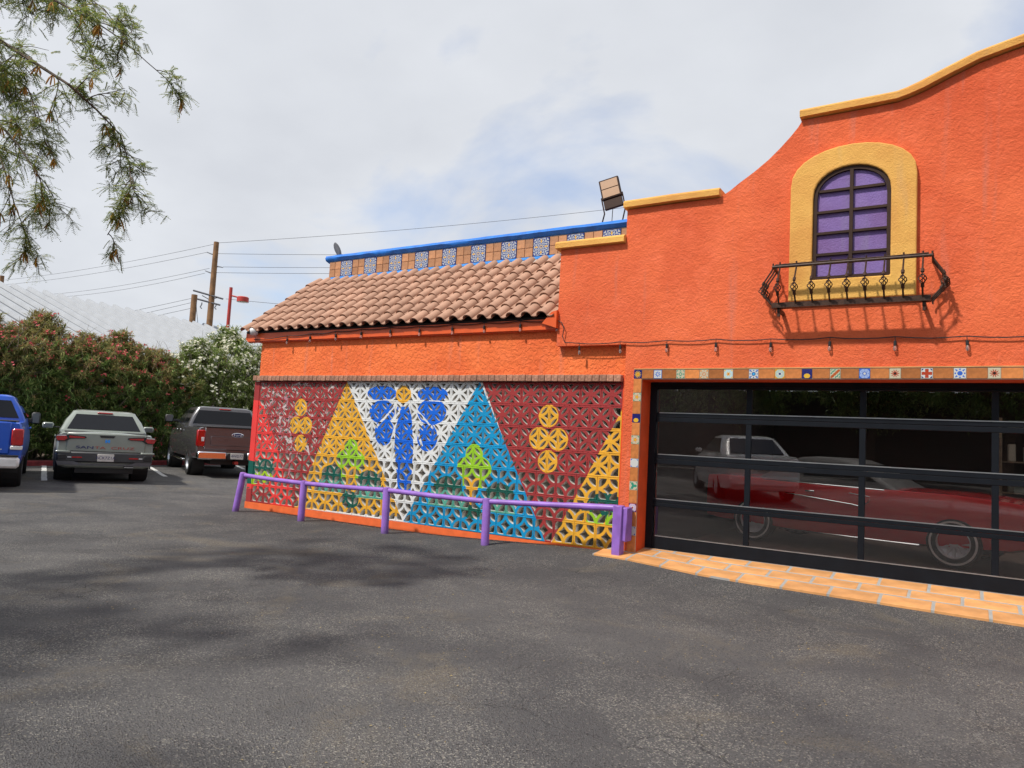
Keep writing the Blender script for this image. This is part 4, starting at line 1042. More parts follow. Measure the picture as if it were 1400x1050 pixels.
# sage pickup in the middle bay
A1 = dict(L=4.95, W=1.84, bed=1.06, hood=1.02, belt=1.07, cab0=1.18, cab1=3.25, roof=1.56, z0=.30, ra=.93, wb=3.0, r=.355, wt=.66, slope=.42, rake=1.0, pillar=.12, flare='greyplastic', mirror='cargrey', ms=(.12, .07, .07), mz=.08, tw=.25)
t1, W1 = pickup('pickup_truck', (-11.87, .06, g(-12, 0)), 'cargrey', A1)
tag(t1, 'sage green compact pickup with coloured lettering across its tailgate', 'pickup')
tg = box_part(t1, 'tailgate', 'cargrey', -.03, .02, -.74, .74, .66, 1.055, b=.018)
box_part(t1, 'bed_cover', 'blackplastic', .05, 1.15, -.78, .78, 1.05, 1.075)
mb = MB(); mb.prism([(.15, 1.012), (-.15, 1.012), (-.12, .965), (.12, .965)], -.036, -.028, 'x'); mb.build('handle', 'blackplastic', tg)
for s in (1, -1):
    mb = MB(); mb.prism([(s*.92, 1.0), (s*.72, 1.01), (s*.40, .985), (s*.385, .955), (s*.42, .935), (s*.66, .925), (s*.76, .87), (s*.90, .865), (s*.935, .93)], -.046, .03, 'x'); tl = mb.build('tail_light', 'blackplastic', t1)
    mb = MB(); mb.prism([(s*.70, .985), (s*.42, .968), (s*.42, .945), (s*.70, .938)], -.052, -.046, 'x'); mb.build('lens', 'redlens', tl)
    mb = MB(); mb.prism([(s*.925, .975), (s*.76, .985), (s*.73, .93), (s*.78, .885), (s*.90, .880), (s*.93, .93)], -.056, .04, 'x'); mb.build('lens', 'redlens', tl)
    mb = MB(); mb.prism([(s*.915, .992), (s*.76, 1.0), (s*.75, .982), (s*.92, .974)], -.057, .0, 'x'); mb.build('lens', 'whitelens', tl)
    mb = MB(); mb.prism([(s*.62, .555), (s*.44, .555), (s*.44, .53), (s*.62, .53)], -.094, -.08, 'x'); mb.build('reflector', 'redlens', t1)
    mb = MB(); mb.prism([(s*.70, .553), (s*.63, .553), (s*.63, .532), (s*.70, .532)], -.094, -.08, 'x'); mb.build('reverse_light', 'whitelens', t1)
bp = box_part(t1, 'bumper', 'greyplastic', -.08, .12, -.9, .9, .44, .66, b=.03)
mb = MB(); mb.prism([(.90, .46), (.62, .47), (.40, .40), (-.40, .40), (-.62, .47), (-.90, .46), (-.86, .38), (.86, .38)], -.07, .05, 'x'); mb.build('skid_plate', 'steel', bp)
for s in (1, -1):
    y0, y1 = sorted((s*.66, s*.93)); box_part(bp, 'step', 'cargrey', -.085, .1, y0, y1, .63, .675)
    y0, y1 = sorted((s*.72, s*.88)); box_part(bp, 'corner_pocket', 'blackplastic', -.09, -.07, y0, y1, .49, .6)
pl = box_part(t1, 'number_plate', 'plate', -.1, -.078, -.155, .155, .465, .62, b=.004); rear_text(pl, 'plate_text', 'BCK7Z1A', .085, -.1015, 0, .54, 'inkblue', .001)
rear_text(t1, 'badge_letters', 'SAN', .08, -.031, .40, .75, 'inkblue', .004, 2.2, .001); rear_text(t1, 'badge_letters', 'TA', .075, -.031, .12, .75, 'inkred', .004, 2.2, 0)
rear_text(t1, 'badge_letters', 'CRUZ', .075, -.031, -.31, .75, 'inkred', .004, 2.3, 0)
rear_text(t1, 'badge_emblem', 'H', .075, -.031, -.01, .89, 'skyblue', .004, 1.5, .008)
box_part(t1, 'exhaust', 'chrome', -.04, .3, -.55, -.35, .33, .375, b=.015)

# graphite pickup in the right bay
A2 = dict(L=5.7, W=2.0, bed=1.30, hood=1.22, belt=1.34, cab0=1.75, cab1=4.0, roof=1.87, z0=.44, ra=1.2, wb=3.65, r=.405, wt=.75, slope=.12, rake=.95, pillar=.09, mirror='blackplastic', handle='chrome', ms=(.11, .11, .08), mz=.16, tw=.28, fb='chrome')
t2, W2 = pickup('pickup_truck', (-12.5, 3.82, g(-12.5, 3.8)), 'cardark', A2)
tag(t2, 'dark graphite full-size pickup with chrome rear bumper beside the white oleander', 'pickup')
tg = box_part(t2, 'tailgate', 'cardark', -.035, .02, -.80, .80, .72, 1.31, b=.02)
box_part(tg, 'tailgate_spoiler', 'blackplastic', -.06, .03, -.80, .80, 1.285, 1.33, b=.01)
box_part(tg, 'tailgate_panel', 'cardark', -.045, -.03, -.66, .66, .83, 1.08, b=.012)
box_part(t2, 'bed_cover', 'blackplastic', .05, 1.7, -.84, .84, 1.295, 1.325)
mb = MB(); mb.lathe([(.001, -.052), (.085, -.05), (.1, -.044), (.1, -.03)], 20, 'x', Matrix.Translation((0, 0, 1.12)) @ Matrix.Diagonal((1, 1.55, .62, 1)).to_4x4()); em = mb.build('emblem', 'chrome', tg, 40)
mb = MB(); mb.lathe([(.001, -.055), (.08, -.053)], 20, 'x', Matrix.Translation((0, 0, 1.12)) @ Matrix.Diagonal((1, 1.55, .62, 1)).to_4x4()); mb.build('emblem_field', 'inkblue', em)
rear_text(em, 'emblem_text', 'Ford', .085, -.0565, 0, 1.12, 'inkwhite', .0008, 1.2)
rear_text(tg, 'stamped_letters', 'F-150', .13, -.046, -.0, .95, 'cardark', .003, 2.6)
for s in (1, -1):
    y0, y1 = sorted((s*.79, s*.985)); tl = box_part(t2, 'tail_light', 'redlens', -.05, .12, y0, y1, .80, 1.22, b=.02)
    y0, y1 = sorted((s*.81, s*.88)); box_part(tl, 'lens', 'whitelens', -.054, -.04, y0, y1, .93, 1.04, b=.006)
    y0, y1 = sorted((s*.25, s*.96)); box_part(t2, 'bumper', 'chrome', -.16, .1, y0, y1, .48, .68, b=.03)
box_part(t2, 'bumper_step', 'blackplastic', -.15, .1, -.249, .249, .49, .66, b=.02); box_part(t2, 'hitch', 'redpaint', -.14, .1, -.05, .05, .36, .44)
pl = box_part(t2, 'number_plate', 'plate', -.165, -.152, -.16, .16, .5, .655, b=.004); rear_text(pl, 'plate_text', '4WD77', .09, -.1665, 0, .575, 'inkblue', .001)
for s in (1, -1):
    y0, y1 = sorted((s*.93, s*1.03)); box_part(t2, 'running_board', 'chrome', 1.75, 4.1, y0, y1, .36, .41, b=.015)
box_part(t2, 'roof_fin', 'blackplastic', 2.15, 2.3, .25, .29, 1.85, 1.91)

# blue pickup in the left bay
A3 = dict(L=5.6, W=1.98, bed=1.24, hood=1.15, belt=1.26, cab0=1.75, cab1=3.9, roof=1.76, z0=.42, ra=1.2, wb=3.5, r=.40, wt=.73, slope=.14, rake=.95, pillar=.10, mirror='blackplastic', ms=(.085, .13, .08), mz=.06, tw=.27, mo=.03)
b3 = onZ(30, 664, -.05); o3 = b3-HR*1.0-HD*1.2
t3, W3 = pickup('pickup_truck', (o3.x, o3.y, g(o3.x, o3.y)), 'carblue', A3)
tag(t3, 'bright blue pickup with white bumper and tall black mirrors', 'pickup')
tg = box_part(t3, 'tailgate', 'carblue', -.03, .02, -.78, .78, .66, 1.235, b=.02)
box_part(t3, 'bed_cover', 'blackplastic', .05, 1.7, -.84, .84, 1.235, 1.262)
for s in (1, -1):
    y0, y1 = sorted((s*.79, s*.975)); tl = box_part(t3, 'tail_light', 'redlens', -.045, .1, y0, y1, .82, 1.12, b=.02); box_part(tl, 'lens', 'whitelens', -.046, .06, y0, y1, .745, .815, b=.01)
box_part(t3, 'bumper', 'whitelens', -.15, .1, -.95, .95, .42, .62, b=.04); box_part(t3, 'bumper_pad', 'blackplastic', -.14, .1, -.93, .93, .622, .65)
rear_text(tg, 'badge_letters', 'SLT', .085, -.031, -.58, .72, 'inkwhite', .004, 1.3, .004)

# white sedan (seen in the door glass)
def sedan(name, loc, rz, paint, white=True):
    root = empty(name, loc, rz); W = .88
    st = [(0, prof(W*.80, .34, .90)), (.06, prof(W*.90, .28, 1.0)), (.35, prof(W*.97, .24, 1.04)), (.9, prof(W, .22, 1.02)), (1.6, prof(W, .22, .97)), (2.8, prof(W, .22, .95)), (3.3, prof(W, .22, .95)), (3.9, prof(W*.97, .24, .86)), (4.25, prof(W*.90, .28, .74)), (4.42, prof(W*.74, .34, .62))]
    body = shell(st).build('body', paint, root); r = .32
    boolean_cut(body, [cyl_cut(x, r*1.15, r, s*W*.6, s*(W+.2)) for x in (.95, 3.55) for s in (1, -1)])
    add_wheels(root, (.95, 3.55), W-.01, r, .21)
    cabin([(.45, 3.45, W*.93, .2, .94), (.62, 3.2, W*.90, .22, 1.02), (1.05, 2.75, W*.80, .22, 1.25), (1.32, 2.45, W*.71, .22, 1.40), (1.55, 2.2, W*.6, .25, 1.455)]).build('cab', paint, root, 40)
    z0, z1 = 1.05, 1.37
    X = lambda z: .62+(1.32-.62)*(z-1.02)/.38; Y = lambda z: W*(.90-.19*(z-1.02)/.38); F = lambda z: 3.2-.75*(z-1.02)/.38
    slab([(X(z0)-.012, Y(z0)-.17, z0), (X(z1)-.012, Y(z1)-.13, z1), (X(z1)-.012, -Y(z1)+.13, z1), (X(z0)-.012, -Y(z0)+.17, z0)], .02, (-1, 0, .4)).build('rear_window', 'carglass', root)
    slab([(F(z0), -Y(z0)+.15, z0), (F(z1), -Y(z1)+.12, z1), (F(z1), Y(z1)-.12, z1), (F(z0), Y(z0)-.15, z0)], .02, (1, 0, .4)).build('windscreen', 'carglass', root)
    for s in (1, -1):
        q = [(X(z0)+.3, s*Y(z0), z0), (F(z0)-.3, s*Y(z0), z0), (F(z1)-.2, s*Y(z1), z1), (X(z1)+.2, s*Y(z1), z1)]
        slab(q if s < 0 else q[::-1], .016).build('side_window', 'carglass', root)
        y0, y1 = sorted((s*.46, s*.80)); box_part(root, 'tail_light', 'redlens', -.02, .2, y0, y1, .76, .92, b=.03)
        y0, y1 = sorted((s*.86, s*1.02)); box_part(root, 'mirror', paint, 2.75, 2.85, y0, y1, 1.0, 1.1, b=.03)
    box_part(root, 'bumper', paint, -.06, .15, -.76, .76, .36, .60, b=.05); box_part(root, 'number_plate', 'plate', -.03, -.005, -.15, .15, .70, .84, b=.004)
    box_part(root, 'boot_trim', 'redlens', -.022, .05, -.44, .44, .87, .895, b=.005)
    return root
t4 = sedan('sedan_car', (-.4, -9.1, g(-.4, -9.1)), math.atan2(-.88, -.47), 'carwhite'); t4.scale = (1.08, 1.08, 1.1); tag(t4, 'white sedan seen reflected in the garage door glass', 'sedan')

# red classic car inside the garage
mus = empty('classic_car', (0, 0, .022), 0); tag(mus, 'red classic coupe with whitewall tyres parked behind the garage door glass', 'classic car')
fw_, rw_ = V((3.64, 2.28, 0)), V((1.04, 2.86, 0)); hd = (fw_-rw_).normalized(); hl = V((-hd.y, hd.x, 0)); o5 = rw_+hl*.70-hd*1.05
mus.location = (o5.x, o5.y, .022); mus.rotation_euler = (0, 0, math.atan2(hd.y, hd.x))
W5 = .87
st = [(0, prof(W5*.86, .38, .88, .01)), (.06, prof(W5*.93, .30, .93, .015)), (.5, prof(W5*.98, .25, .96)), (1.05, prof(W5*1.0, .23, .955)), (1.7, prof(W5, .21, .93)), (2.7, prof(W5, .21, .91)), (3.0, prof(W5, .21, .925)), (3.75, prof(W5*.99, .23, .92)), (4.3, prof(W5*.95, .26, .88)), (4.5, prof(W5*.90, .32, .84)), (4.56, prof(W5*.86, .40, .80))]
bd = shell(st).build('body', 'carred', mus); boolean_cut(bd, [cyl_cut(x, .365, .33, s*W5*.6, s*(W5+.2)) for x in (1.05, 3.71) for s in (1, -1)])
add_wheels(mus, (1.05, 3.71), W5-.005, .315, .19, 'classic')
cabin([(.95, 3.05, W5*.86, .12, .90), (1.12, 2.86, W5*.82, .12, 1.0), (1.45, 2.5, W5*.72, .14, 1.22), (1.62, 2.3, W5*.66, .16, 1.29), (1.8, 2.15, W5*.5, .18, 1.31)]).build('cab', 'blackplastic', mus, 40)
for s in (1, -1):
    q = [(1.75, s*W5*.812, 1.0), (2.75, s*W5*.812, 1.0), (2.46, s*W5*.726, 1.2), (1.75, s*W5*.726, 1.2)]; slab(q if s < 0 else q[::-1], .012).build('side_window', 'carglass', mus)
    mb = MB(); mb.tube([(1.2, s*(W5*.985), .93), (2.9, s*W5*.985, .905)], .008, 5); mb.build('belt_trim', 'chrome', mus)
    mb = MB(); mb.tube([(1.55, s*(W5+.004), .76), (2.5, s*(W5+.006), .68), (2.62, s*(W5+.006), .66), (2.72, s*(W5+.006), .74), (2.72, s*(W5+.004), .80), (2.45, s*(W5+.0), .83)], .007, 5); mb.build('side_scoop', 'chrome', mus)
    mb = MB(); mb.tube([(1.45, s*(W5*.94), .235), (3.32, s*W5*.94, .235)], .014, 5); mb.build('sill_trim', 'chrome', mus)
    y0, y1 = sorted((s*W5*.99, s*(W5+.03))); box_part(mus, 'door_handle', 'chrome', 1.85, 1.98, y0, y1, .80, .825, b=.006)
    mb = MB(); mb.lathe([(.001, 0), (.085, -.01), (.10, -.03), (.10, -.12)], 18, 'x', Matrix.Translation((4.60, s*.64, .68))); mb.build('headlight', 'chrome', mus, 40)
    y0, y1 = sorted((s*.45, s*.62)); box_part(mus, 'tail_light', 'redlens', -.03, .05, y0, y1, .62, .82)
box_part(mus, 'front_bumper', 'chrome', 4.56, 4.68, -.82, .82, .40, .50, b=.03); box_part(mus, 'rear_bumper', 'chrome', -.1, 0, -.82, .82, .42, .52, b=.03)
mb = MB(); mb.tube([(2.83, -.66, .93), (2.50, -.60, 1.22), (2.50, .60, 1.22), (2.83, .66, .93)], .012, 6); mb.build('windscreen_frame', 'chrome', mus)
box_part(mus, 'grille', 'blackplastic', 4.5, 4.565, -.5, .5, .52, .74)

# storage shelf at the back of the garage
shf = empty('storage_shelf', (5.4, 5.6, .02)); tag(shf, 'dark storage shelves with jars and boxes at the back of the garage', 'shelf')
for z in (.4, .9, 1.4, 1.9): mb = MB(); mb.box(-1.2, 1.4, 0, .4, z-.02, z); mb.build('shelf_board', 'bark', shf)
for x in (-1.22, .1, 1.4): mb = MB(); mb.box(x, x+.04, -.01, .42, 0, 2.1); mb.build('upright', 'bark', shf)
boxcols = [(.13, .12, .10), (.02, .05, .10), (.12, .05, .02), (.05, .06, .05), (.16, .15, .12)]
bx_m = [pmat('stored_box_%d' % i, c, .6) for i, c in enumerate(boxcols)]
kk = 0
for z in (.4, .9, 1.4, 1.9):
    x = -1.1
    while x < 1.2:
        w, h = random.uniform(.1, .26), random.uniform(.12, .34)
        if not (.0 < x+w and x < .2):
            mb = MB(); mb.bbox(0, w, 0, .25, 0, h, .01); o = mb.build('stored_box', bx_m[kk % 5]); o.location = (5.4+x, 5.6+.06, .02+z+.001)
            tag(o, '%s box standing on the dark storage shelves in the garage' % ('cream', 'navy', 'rust brown', 'dark green', 'ivory')[kk % 5], 'box', 'boxes on the garage shelves'); kk += 1
        x += w+random.uniform(.04, .12)

# ------------------------------------------------------------------ vegetation
def leaf_quad(mb, p, d, up, L, w, bend=.15):
    # a lance-shaped leaf: two triangles folded along the middle
    s = d.cross(up)
    if s.length < 1e-3: s = d.cross(V((.3, .8, .1)))
    s.normalize(); n = s.cross(d)
    b = len(mb.v); a = p+d*L*.45
    mb.v += [tuple(p), tuple(a+s*w), tuple(p+d*L-n*L*bend), tuple(a-s*w)]
    mb.f += [(b, b+1, b+2, b+3)]
def rdir(rng, up=0.0):
    while True:
        v = V((rng.uniform(-1, 1), rng.uniform(-1, 1), rng.uniform(-1, 1)))
        if .05 < v.length < 1: v.normalize(); v.z += up; return v.normalized()
def shrub_meshes(seed, H, rad, nclump, per, leafL, leafW, kind):
    rng = random.Random(seed); lf, lt, fl_, tw = MB(), MB(), MB(), MB()
    # stems
    tips = []
    for i in range(16):
        a = rng.uniform(0, 6.28); r0 = rng.uniform(.05, .35); p = V((r0*math.cos(a), r0*math.sin(a), 0)); d = V((math.cos(a)*rng.uniform(.05, .3), math.sin(a)*rng.uniform(.05, .3), 1))
        pts = [p]
        n = 7
        for k in range(n): d = (d+V((rng.uniform(-.12, .12), rng.uniform(-.12, .12), .05))).normalized(); pts.append(pts[-1]+d*(H*.9/n))
        tw.tube(pts, [.025*(1-k/(n+2)) for k in range(n+1)], 5)
    for i in range(nclump):
        # clumps sit mostly near the outside of a lumpy upright volume
        a = rng.uniform(0, 6.283); t = rng.random()**.85
        z = .15+t*(H-.25); env = rad*(.72+.34*math.sin(math.pi*min(1, t*1.05))**.6)*(1+.16*math.sin(3*a+seed)+.12*math.sin(5*a+z*2.1+seed))
        if t > .82: env *= (1-t)/.18*.75+.25
        rr = env*(rng.random()**.45); c = V((rr*math.cos(a), rr*math.sin(a), z+rng.uniform(-.2, .25)*(1 if t < .95 else 1.3)))
        out = V((math.cos(a), math.sin(a), .75)).normalized()
        bronze = kind == 'red' and (z/H+rng.uniform(-.25, .25)) > .68
        mbx = lt if bronze else lf
        sd_ = (out+rdir(rng)*.6).normalized(); base = c-sd_*rng.uniform(.15, .3)
        if rng.random() < .4: tw.tube([base-sd_*.35+rdir(rng)*.1, base, c], [.008, .006, .004], 3, False)
        for j in range(per):
            u = rng.random(); p = base.lerp(c, u)+rdir(rng)*.03
            d = (sd_*.75+rdir(rng)*.85).normalized(); leaf_quad(mbx, p, d, V((0, 0, 1)), leafL*rng.uniform(.65, 1.2), leafW*rng.uniform(.7, 1.2))
        pf = (.12+.5*sm(.45, .95, z/H)) if kind == 'red' else (.30+.55*sm(.35, .8, z/H))
        if rr > env*.6 and rng.random() < pf*(.8 if kind == 'red' else .85):
            fc = c+sd_*.06
            for q in range(rng.randint(2, 5) if kind == 'red' else rng.randint(3, 7)):
                pc = fc+rdir(rng)*(.06 if kind == 'red' else .11); nrm = (sd_+rdir(rng)*.5).normalized()
                s1 = nrm.cross(V((.2, .3, .9))).normalized(); s2 = nrm.cross(s1)
                for k in range(5):
                    aa = k*1.2566+q; dd = s1*math.cos(aa)+s2*math.sin(aa); leaf_quad(fl_, pc, (dd+nrm*.35).normalized(), nrm, .036 if kind == 'red' else .055, .017)
    # bare twigs reaching out of the top
    for i in range(10 if kind == 'red' else 6):
        a = rng.uniform(0, 6.28); p = V((rad*.6*math.cos(a), rad*.6*math.sin(a), H*.78)); d = V((math.cos(a)*.4, math.sin(a)*.4, 1)).normalized(); pts = [p]
        for k in range(5): d = (d+rdir(rng)*.22).normalized(); pts.append(pts[-1]+d*.2)
        tw.tube(pts, [.012, .010, .008, .006, .004, .003], 4, False)
    out = []
    for mb_, nm, mt in ((lf, 'foliage', 'leaf' if kind == 'red' else 'leaflight'), (lt, 'bronze_foliage', 'leafred'), (fl_, 'blossoms', 'redflower' if kind == 'red' else 'whiteflower'), (tw, 'stems', 'twig')):
        if mb_.f:
            me = mb_.rawmesh(nm); me.materials.append(M[mt]); out.append((nm, me))
    return out
redA = [shrub_meshes(11, 4.1, 1.45, 1250, 22, .19, .0165, 'red'), shrub_meshes(12, 4.3, 1.5, 1250, 22, .19, .0165, 'red')]
whtA = [shrub_meshes(21, 4.6, 1.5, 1200, 20, .19, .0165, 'white'), shrub_meshes(22, 4.9, 1.55, 1200, 20, .19, .0165, 'white')]
def plant(meshes, name, loc, rz, sc, label, group):
    o = empty(name, loc, rz); o.scale = sc; tag(o, label, 'shrub', group)
    for nm, me in meshes: inst(me, nm, o, (0, 0, 0))
    return o
hedge_red = [(-1.6, 1.5, .97), (.1, 1.9, .98), (1.5, 1.45, .95), (3.0, 1.75, .97), (4.3, 1.5, .92), (5.6, 1.8, .93), (6.8, 1.6, .88)]
for i, (s_, back, sc) in enumerate(hedge_red):
    p = K0+KD*(s_+3.2)+KB*back
    plant(redA[i % 2], 'oleander_shrub', (p.x, p.y, .03), i*2.1, (1, 1, sc), ('red-flowered oleander beyond the blue pickup on the side away from the sage pickup', 'red-flowered oleander straight ahead of the blue pickup', 'red-flowered oleander between the blue and the sage pickup', 'red-flowered oleander straight ahead of the sage pickup', 'red-flowered oleander between sage and graphite pickups, next to the sage one', 'red-flowered oleander between sage and graphite pickups, next to the graphite one', 'last red-flowered oleander, touching the white-flowered ones')[i], 'red oleanders in the hedge')
hedge_wht = [(8.6, 1.7, .93), (10.2, 2.0, 1.0), (11.7, 1.6, .97), (13.4, 1.9, 1.0), (15.2, 1.7, .95)]
for i, (s_, back, sc) in enumerate(hedge_wht):
    p = K0+KD*(s_+3.2)+KB*back
    plant(whtA[i % 2], 'oleander_shrub', (p.x, p.y, .03), i*2.1+.7, (1.05, 1.05, sc), ('white-flowered oleander growing next to the last red-flowered one' if i == 0 else 'white-flowered oleander with only other white-flowered ones on both sides'), 'white oleanders in the hedge')

# mesquite -----------------------------------------------------------------------
rng = random.Random(5)
tree = empty('mesquite_tree', (-4.9, -10.3, g(-4.9, -10.3))); tag(tree, 'feathery mesquite tree with yellow pods hanging over the parking lot', 'tree'); TO = V(tree.location)
wood_, leaves_, pods_ = MB(), MB(), MB()
fork = V((-4.7, -10.1, 2.3))
wood_.tube([TO+V((0, 0, -.1)), TO+V((.05, .05, .5)), V((-4.78, -10.2, 1.5)), fork], [.24, .19, .17, .15], 10)
def pinna(p, d, droop, L):
    side = d.cross(V((0, 0, 1)))
    if side.length < .05: side = V((1, 0, 0))
    side.normalize(); k = 9
    for i in range(k):
        u = (i+.6)/k; q = p+d*(L*u)-V((0, 0, 1))*droop*u*u*L
        for s in (1, -1):
            dd = (side*s+d*.55+V((0, 0, rng.uniform(-.25, .15)))).normalized(); leaf_quad(leaves_, q, dd, V((0, 0, 1)), .022*rng.uniform(.8, 1.15), .0040, .05)
def leaf_spray(p, d):
    for s in (1, -1):
        dd = (d+d.cross(V((0, 0, 1)))*s*.45+rdir(rng)*.25).normalized(); pinna(p, dd, .3, rng.uniform(.07, .11))
def cluster(p, d, n):
    for i in range(n): leaf_spray(p+rdir(rng)*.03, (d*.5+rdir(rng)+V((0, 0, -.25))).normalized())
def podbunch(p, n):
    for i in range(n):
        d = V((rng.uniform(-.45, .45), rng.uniform(-.45, .45), -1)).normalized(); L = rng.uniform(.07, .12); c = V((rng.uniform(-.3, .3), rng.uniform(-.3, .3), 0))*.05
        pods_.tube([p, p+d*L*.4+c, p+d*L*.8+c*.7, p+d*L], [.004, .0062, .0062, .002], 4)
def twig(p, d, L, depth, dens):
    n = 6; pts = [p]; q = p
    for i in range(n):
        d = (d+rdir(rng)*.22+V((0, 0, -.10))).normalized(); q = q+d*(L/n); pts.append(q)
        cluster(q, d, dens)
        if depth and rng.random() < .75: twig(q, (d*.5+rdir(rng)*.8).normalized(), L*rng.uniform(.4, .65), depth-1, dens)
        if rng.random() < .02: podbunch(q, rng.randint(2, 5))
    r0 = .003+.0016*depth; wood_.tube(pts, [r0*(1-i/(n+1.5))+.0012 for i in range(n+1)], 4, False)
limbs = [([(-260, -150), (-60, -70), (70, 2), (130, 32), (175, 62), (208, 92), (236, 116)], 6.3, 3),
         ([(-260, -20), (-90, 10), (0, 58), (50, 90), (100, 122), (140, 158), (172, 192), (184, 232), (186, 262), (172, 300), (154, 328)], 6.1, 3),
         ([(-200, 60), (-60, 72), (0, 92), (45, 128), (60, 165), (70, 205), (80, 222)], 6.6, 2),
         ([(-200, 110), (-60, 132), (0, 170), (32, 205), (58, 245), (72, 275), (76, 296)], 6.0, 2),
         ([(-160, 160), (-40, 182), (2, 205), (14, 242), (28, 290), (44, 330), (49, 346)], 6.2, 1),
         ([(-260, -220), (-80, -150), (40, -60), (110, -10), (150, 20), (172, 50)], 6.9, 3)]
for path, dp, dens in limbs:
    P3 = [dep(x-7, y-7, dp+.25*math.sin(i*1.3)) for i, (x, y) in enumerate(path)]
    hub = fork+V((rng.uniform(-.1, .1), rng.uniform(-.1, .1), 0)); mid = hub.lerp(P3[0], .5)+V((0, 0, .35)); allp = [hub, mid]+P3; n = len(allp)
    wood_.tube(allp, [max(.004, .032*(1-i/(n-1))**1.6) for i in range(n)], 6)
    for i in range(1, n-1):
        seg = allp[i+1]-allp[i]; K = max(2, int(seg.length/.075))
        for k in range(K):
            if rng.random() < (.6 if i <= 2 else .22): continue
            p = allp[i]+seg*((k+rng.random())/K); tipness = i/(n-1)
            d = (seg.normalized()*.6+rdir(rng)*.8+V((0, 0, -.15))).normalized()
            twig(p, d, rng.uniform(.22, .46)*(1.15-.62*tipness), 1 if rng.random() < .5 else 0, 1)
            if rng.random() < (.13 if dens > 2 else .05): podbunch(p, rng.randint(3, 7))
# rest of the crown, beyond the left edge of the picture
for i in range(24):
    a = rng.uniform(0, 6.28); rr = 2.7*math.sqrt(rng.random()); e = V((-2.5+rr*math.cos(a), -10.0+rr*math.sin(a), rng.uniform(3.9, 6.0)-.2*rr))
    rel = e-CAM
    if rel.dot(_f) > .5 and rel.dot(_r)/rel.dot(_f) > -.9 and rel.dot(_u)/rel.dot(_f) < .72: continue
    mid = fork.lerp(e, .5)+V((0, 0, .4)); wood_.tube([fork, mid, e], [.05, .03, .008], 5)
    for k in range(16): 
        twig(mid.lerp(e, rng.random())+rdir(rng)*.35, rdir(rng), rng.uniform(.3, .5), 1 if rng.random() < .35 else 0, 1)
for mb_, nm, mt in ((wood_, 'trunk', 'bark'), (leaves_, 'crown', 'mesq'), (pods_, 'pods', 'pod')):
    mb_.v = [(x-TO.x, y-TO.y, z-TO.z) for x, y, z in mb_.v]; o_ = mb_.build(nm, mt, tree, raw=True)
    if nm == 'pods': o_['kind'] = 'stuff'

# trees across the lot, seen only in the glass
def far_tree(seed):
    rng = random.Random(seed); wd, lf = MB(), MB(); H = rng.uniform(6.5, 8)
    wd.tube([(0, 0, -.1), (.1, 0, 1), (.05, .1, 2.3)], [.22, .17, .14], 8)
    for i in range(9):
        a = i*.7+rng.random(); e = V((2.2*math.cos(a), 2.2*math.sin(a), rng.uniform(3.5, H-1))); wd.tube([(.05, .1, 2.2), tuple(V((0, 0, 2.6)).lerp(e, .5)), tuple(e)], [.08, .05, .015], 5)
    for i in range(640):
        c = rdir(rng)*(rng.random()**.4); c = V((c.x*2.9, c.y*2.9, 4.3+c.z*(H-4.3)*1.0)); 
        if c.z < 1.2: c.z = rng.uniform(1.2, 3)
        for j in range(26): leaf_quad(lf, c+rdir(rng)*.34*rng.random(), rdir(rng, -.2), V((0, 0, 1)), rng.uniform(.14, .24), .035)
    a = wd.rawmesh('trunk'); a.materials.append(M['bark']); b = lf.rawmesh('crown'); b.materials.append(M['leaf']); return a, b
ft = [far_tree(31), far_tree(32)]
for i, (x, y) in enumerate(((-13, -19), (-8.5, -22), (-4, -20.5), (.5, -23), (4.8, -20), (9.5, -22), (14, -20))):
    o = empty('shade_tree', (x, y, g(x, y)), i*1.3); tag(o, 'leafy shade tree across the lot seen reflected in the door glass', 'tree', 'trees across the lot')
    for nm, me in zip(('trunk', 'crown'), ft[i % 2]): inst(me, nm, o, (0, 0, 0))

bwl = empty('sky_blocking_wall', (0, -26, -.12)); tag(bwl, 'long dark wall added across the lot to block sky in the glass', 'wall')  # unseen wall added to keep bright sky out of the door glass
for i in range(20):
    mb = MB(); mb.bbox(0, 2.999, 0, .2, -.1, 3.6, .0005); o = mb.build('blocking_panel', 'garagedark', bwl); o.location = (-30+i*3, 0, 0)
# ------------------------------------------------------------------ far things
ra_, rb_ = dep(-120, 372, 30.5), dep(0, 387, 33); rc_ = dep(252, 441, 42)
rdv = (rc_-rb_); zr_ = (rb_.z+rc_.z)/2; rdv.z = 0; rdv.normalize(); perp = V((rdv.y, -rdv.x, 0))
if perp.dot(CAM-rb_) < 0: perp = -perp
R0 = V((rb_.x, rb_.y, zr_))-rdv*9; RL = 27; RUN, DROP = 9.0, 3.4
shed = empty('metal_shed', (R0.x, R0.y, 0), math.atan2(rdv.y, rdv.x)); tag(shed, 'long shed with white ribbed metal roof behind the oleander hedge', 'shed')
sgn = -1 if (Matrix.Rotation(math.atan2(rdv.y, rdv.x), 3, 'Z') @ V((0, -1, 0))).dot(perp) > 0 else 1
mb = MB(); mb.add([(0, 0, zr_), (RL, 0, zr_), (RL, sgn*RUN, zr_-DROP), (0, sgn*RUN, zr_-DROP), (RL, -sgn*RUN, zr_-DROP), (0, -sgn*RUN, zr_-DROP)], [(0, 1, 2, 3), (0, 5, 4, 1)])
sroof = mb.build('roof', pmat('shaded_roof_pan', (.13, .14, .155), .6, var=.1, vscale=1), shed)  # pans coloured dark to paint in the shade between the ribs
mb = MB(); 
hyp = math.hypot(RUN, DROP)
mb.prism([(-.13, 0), (-.08, .16), (.08, .16), (.13, 0)], 0, hyp, 'y'); rbm = mb.mesh('roof_rib'); rbm.materials.append(M['white_metal'])
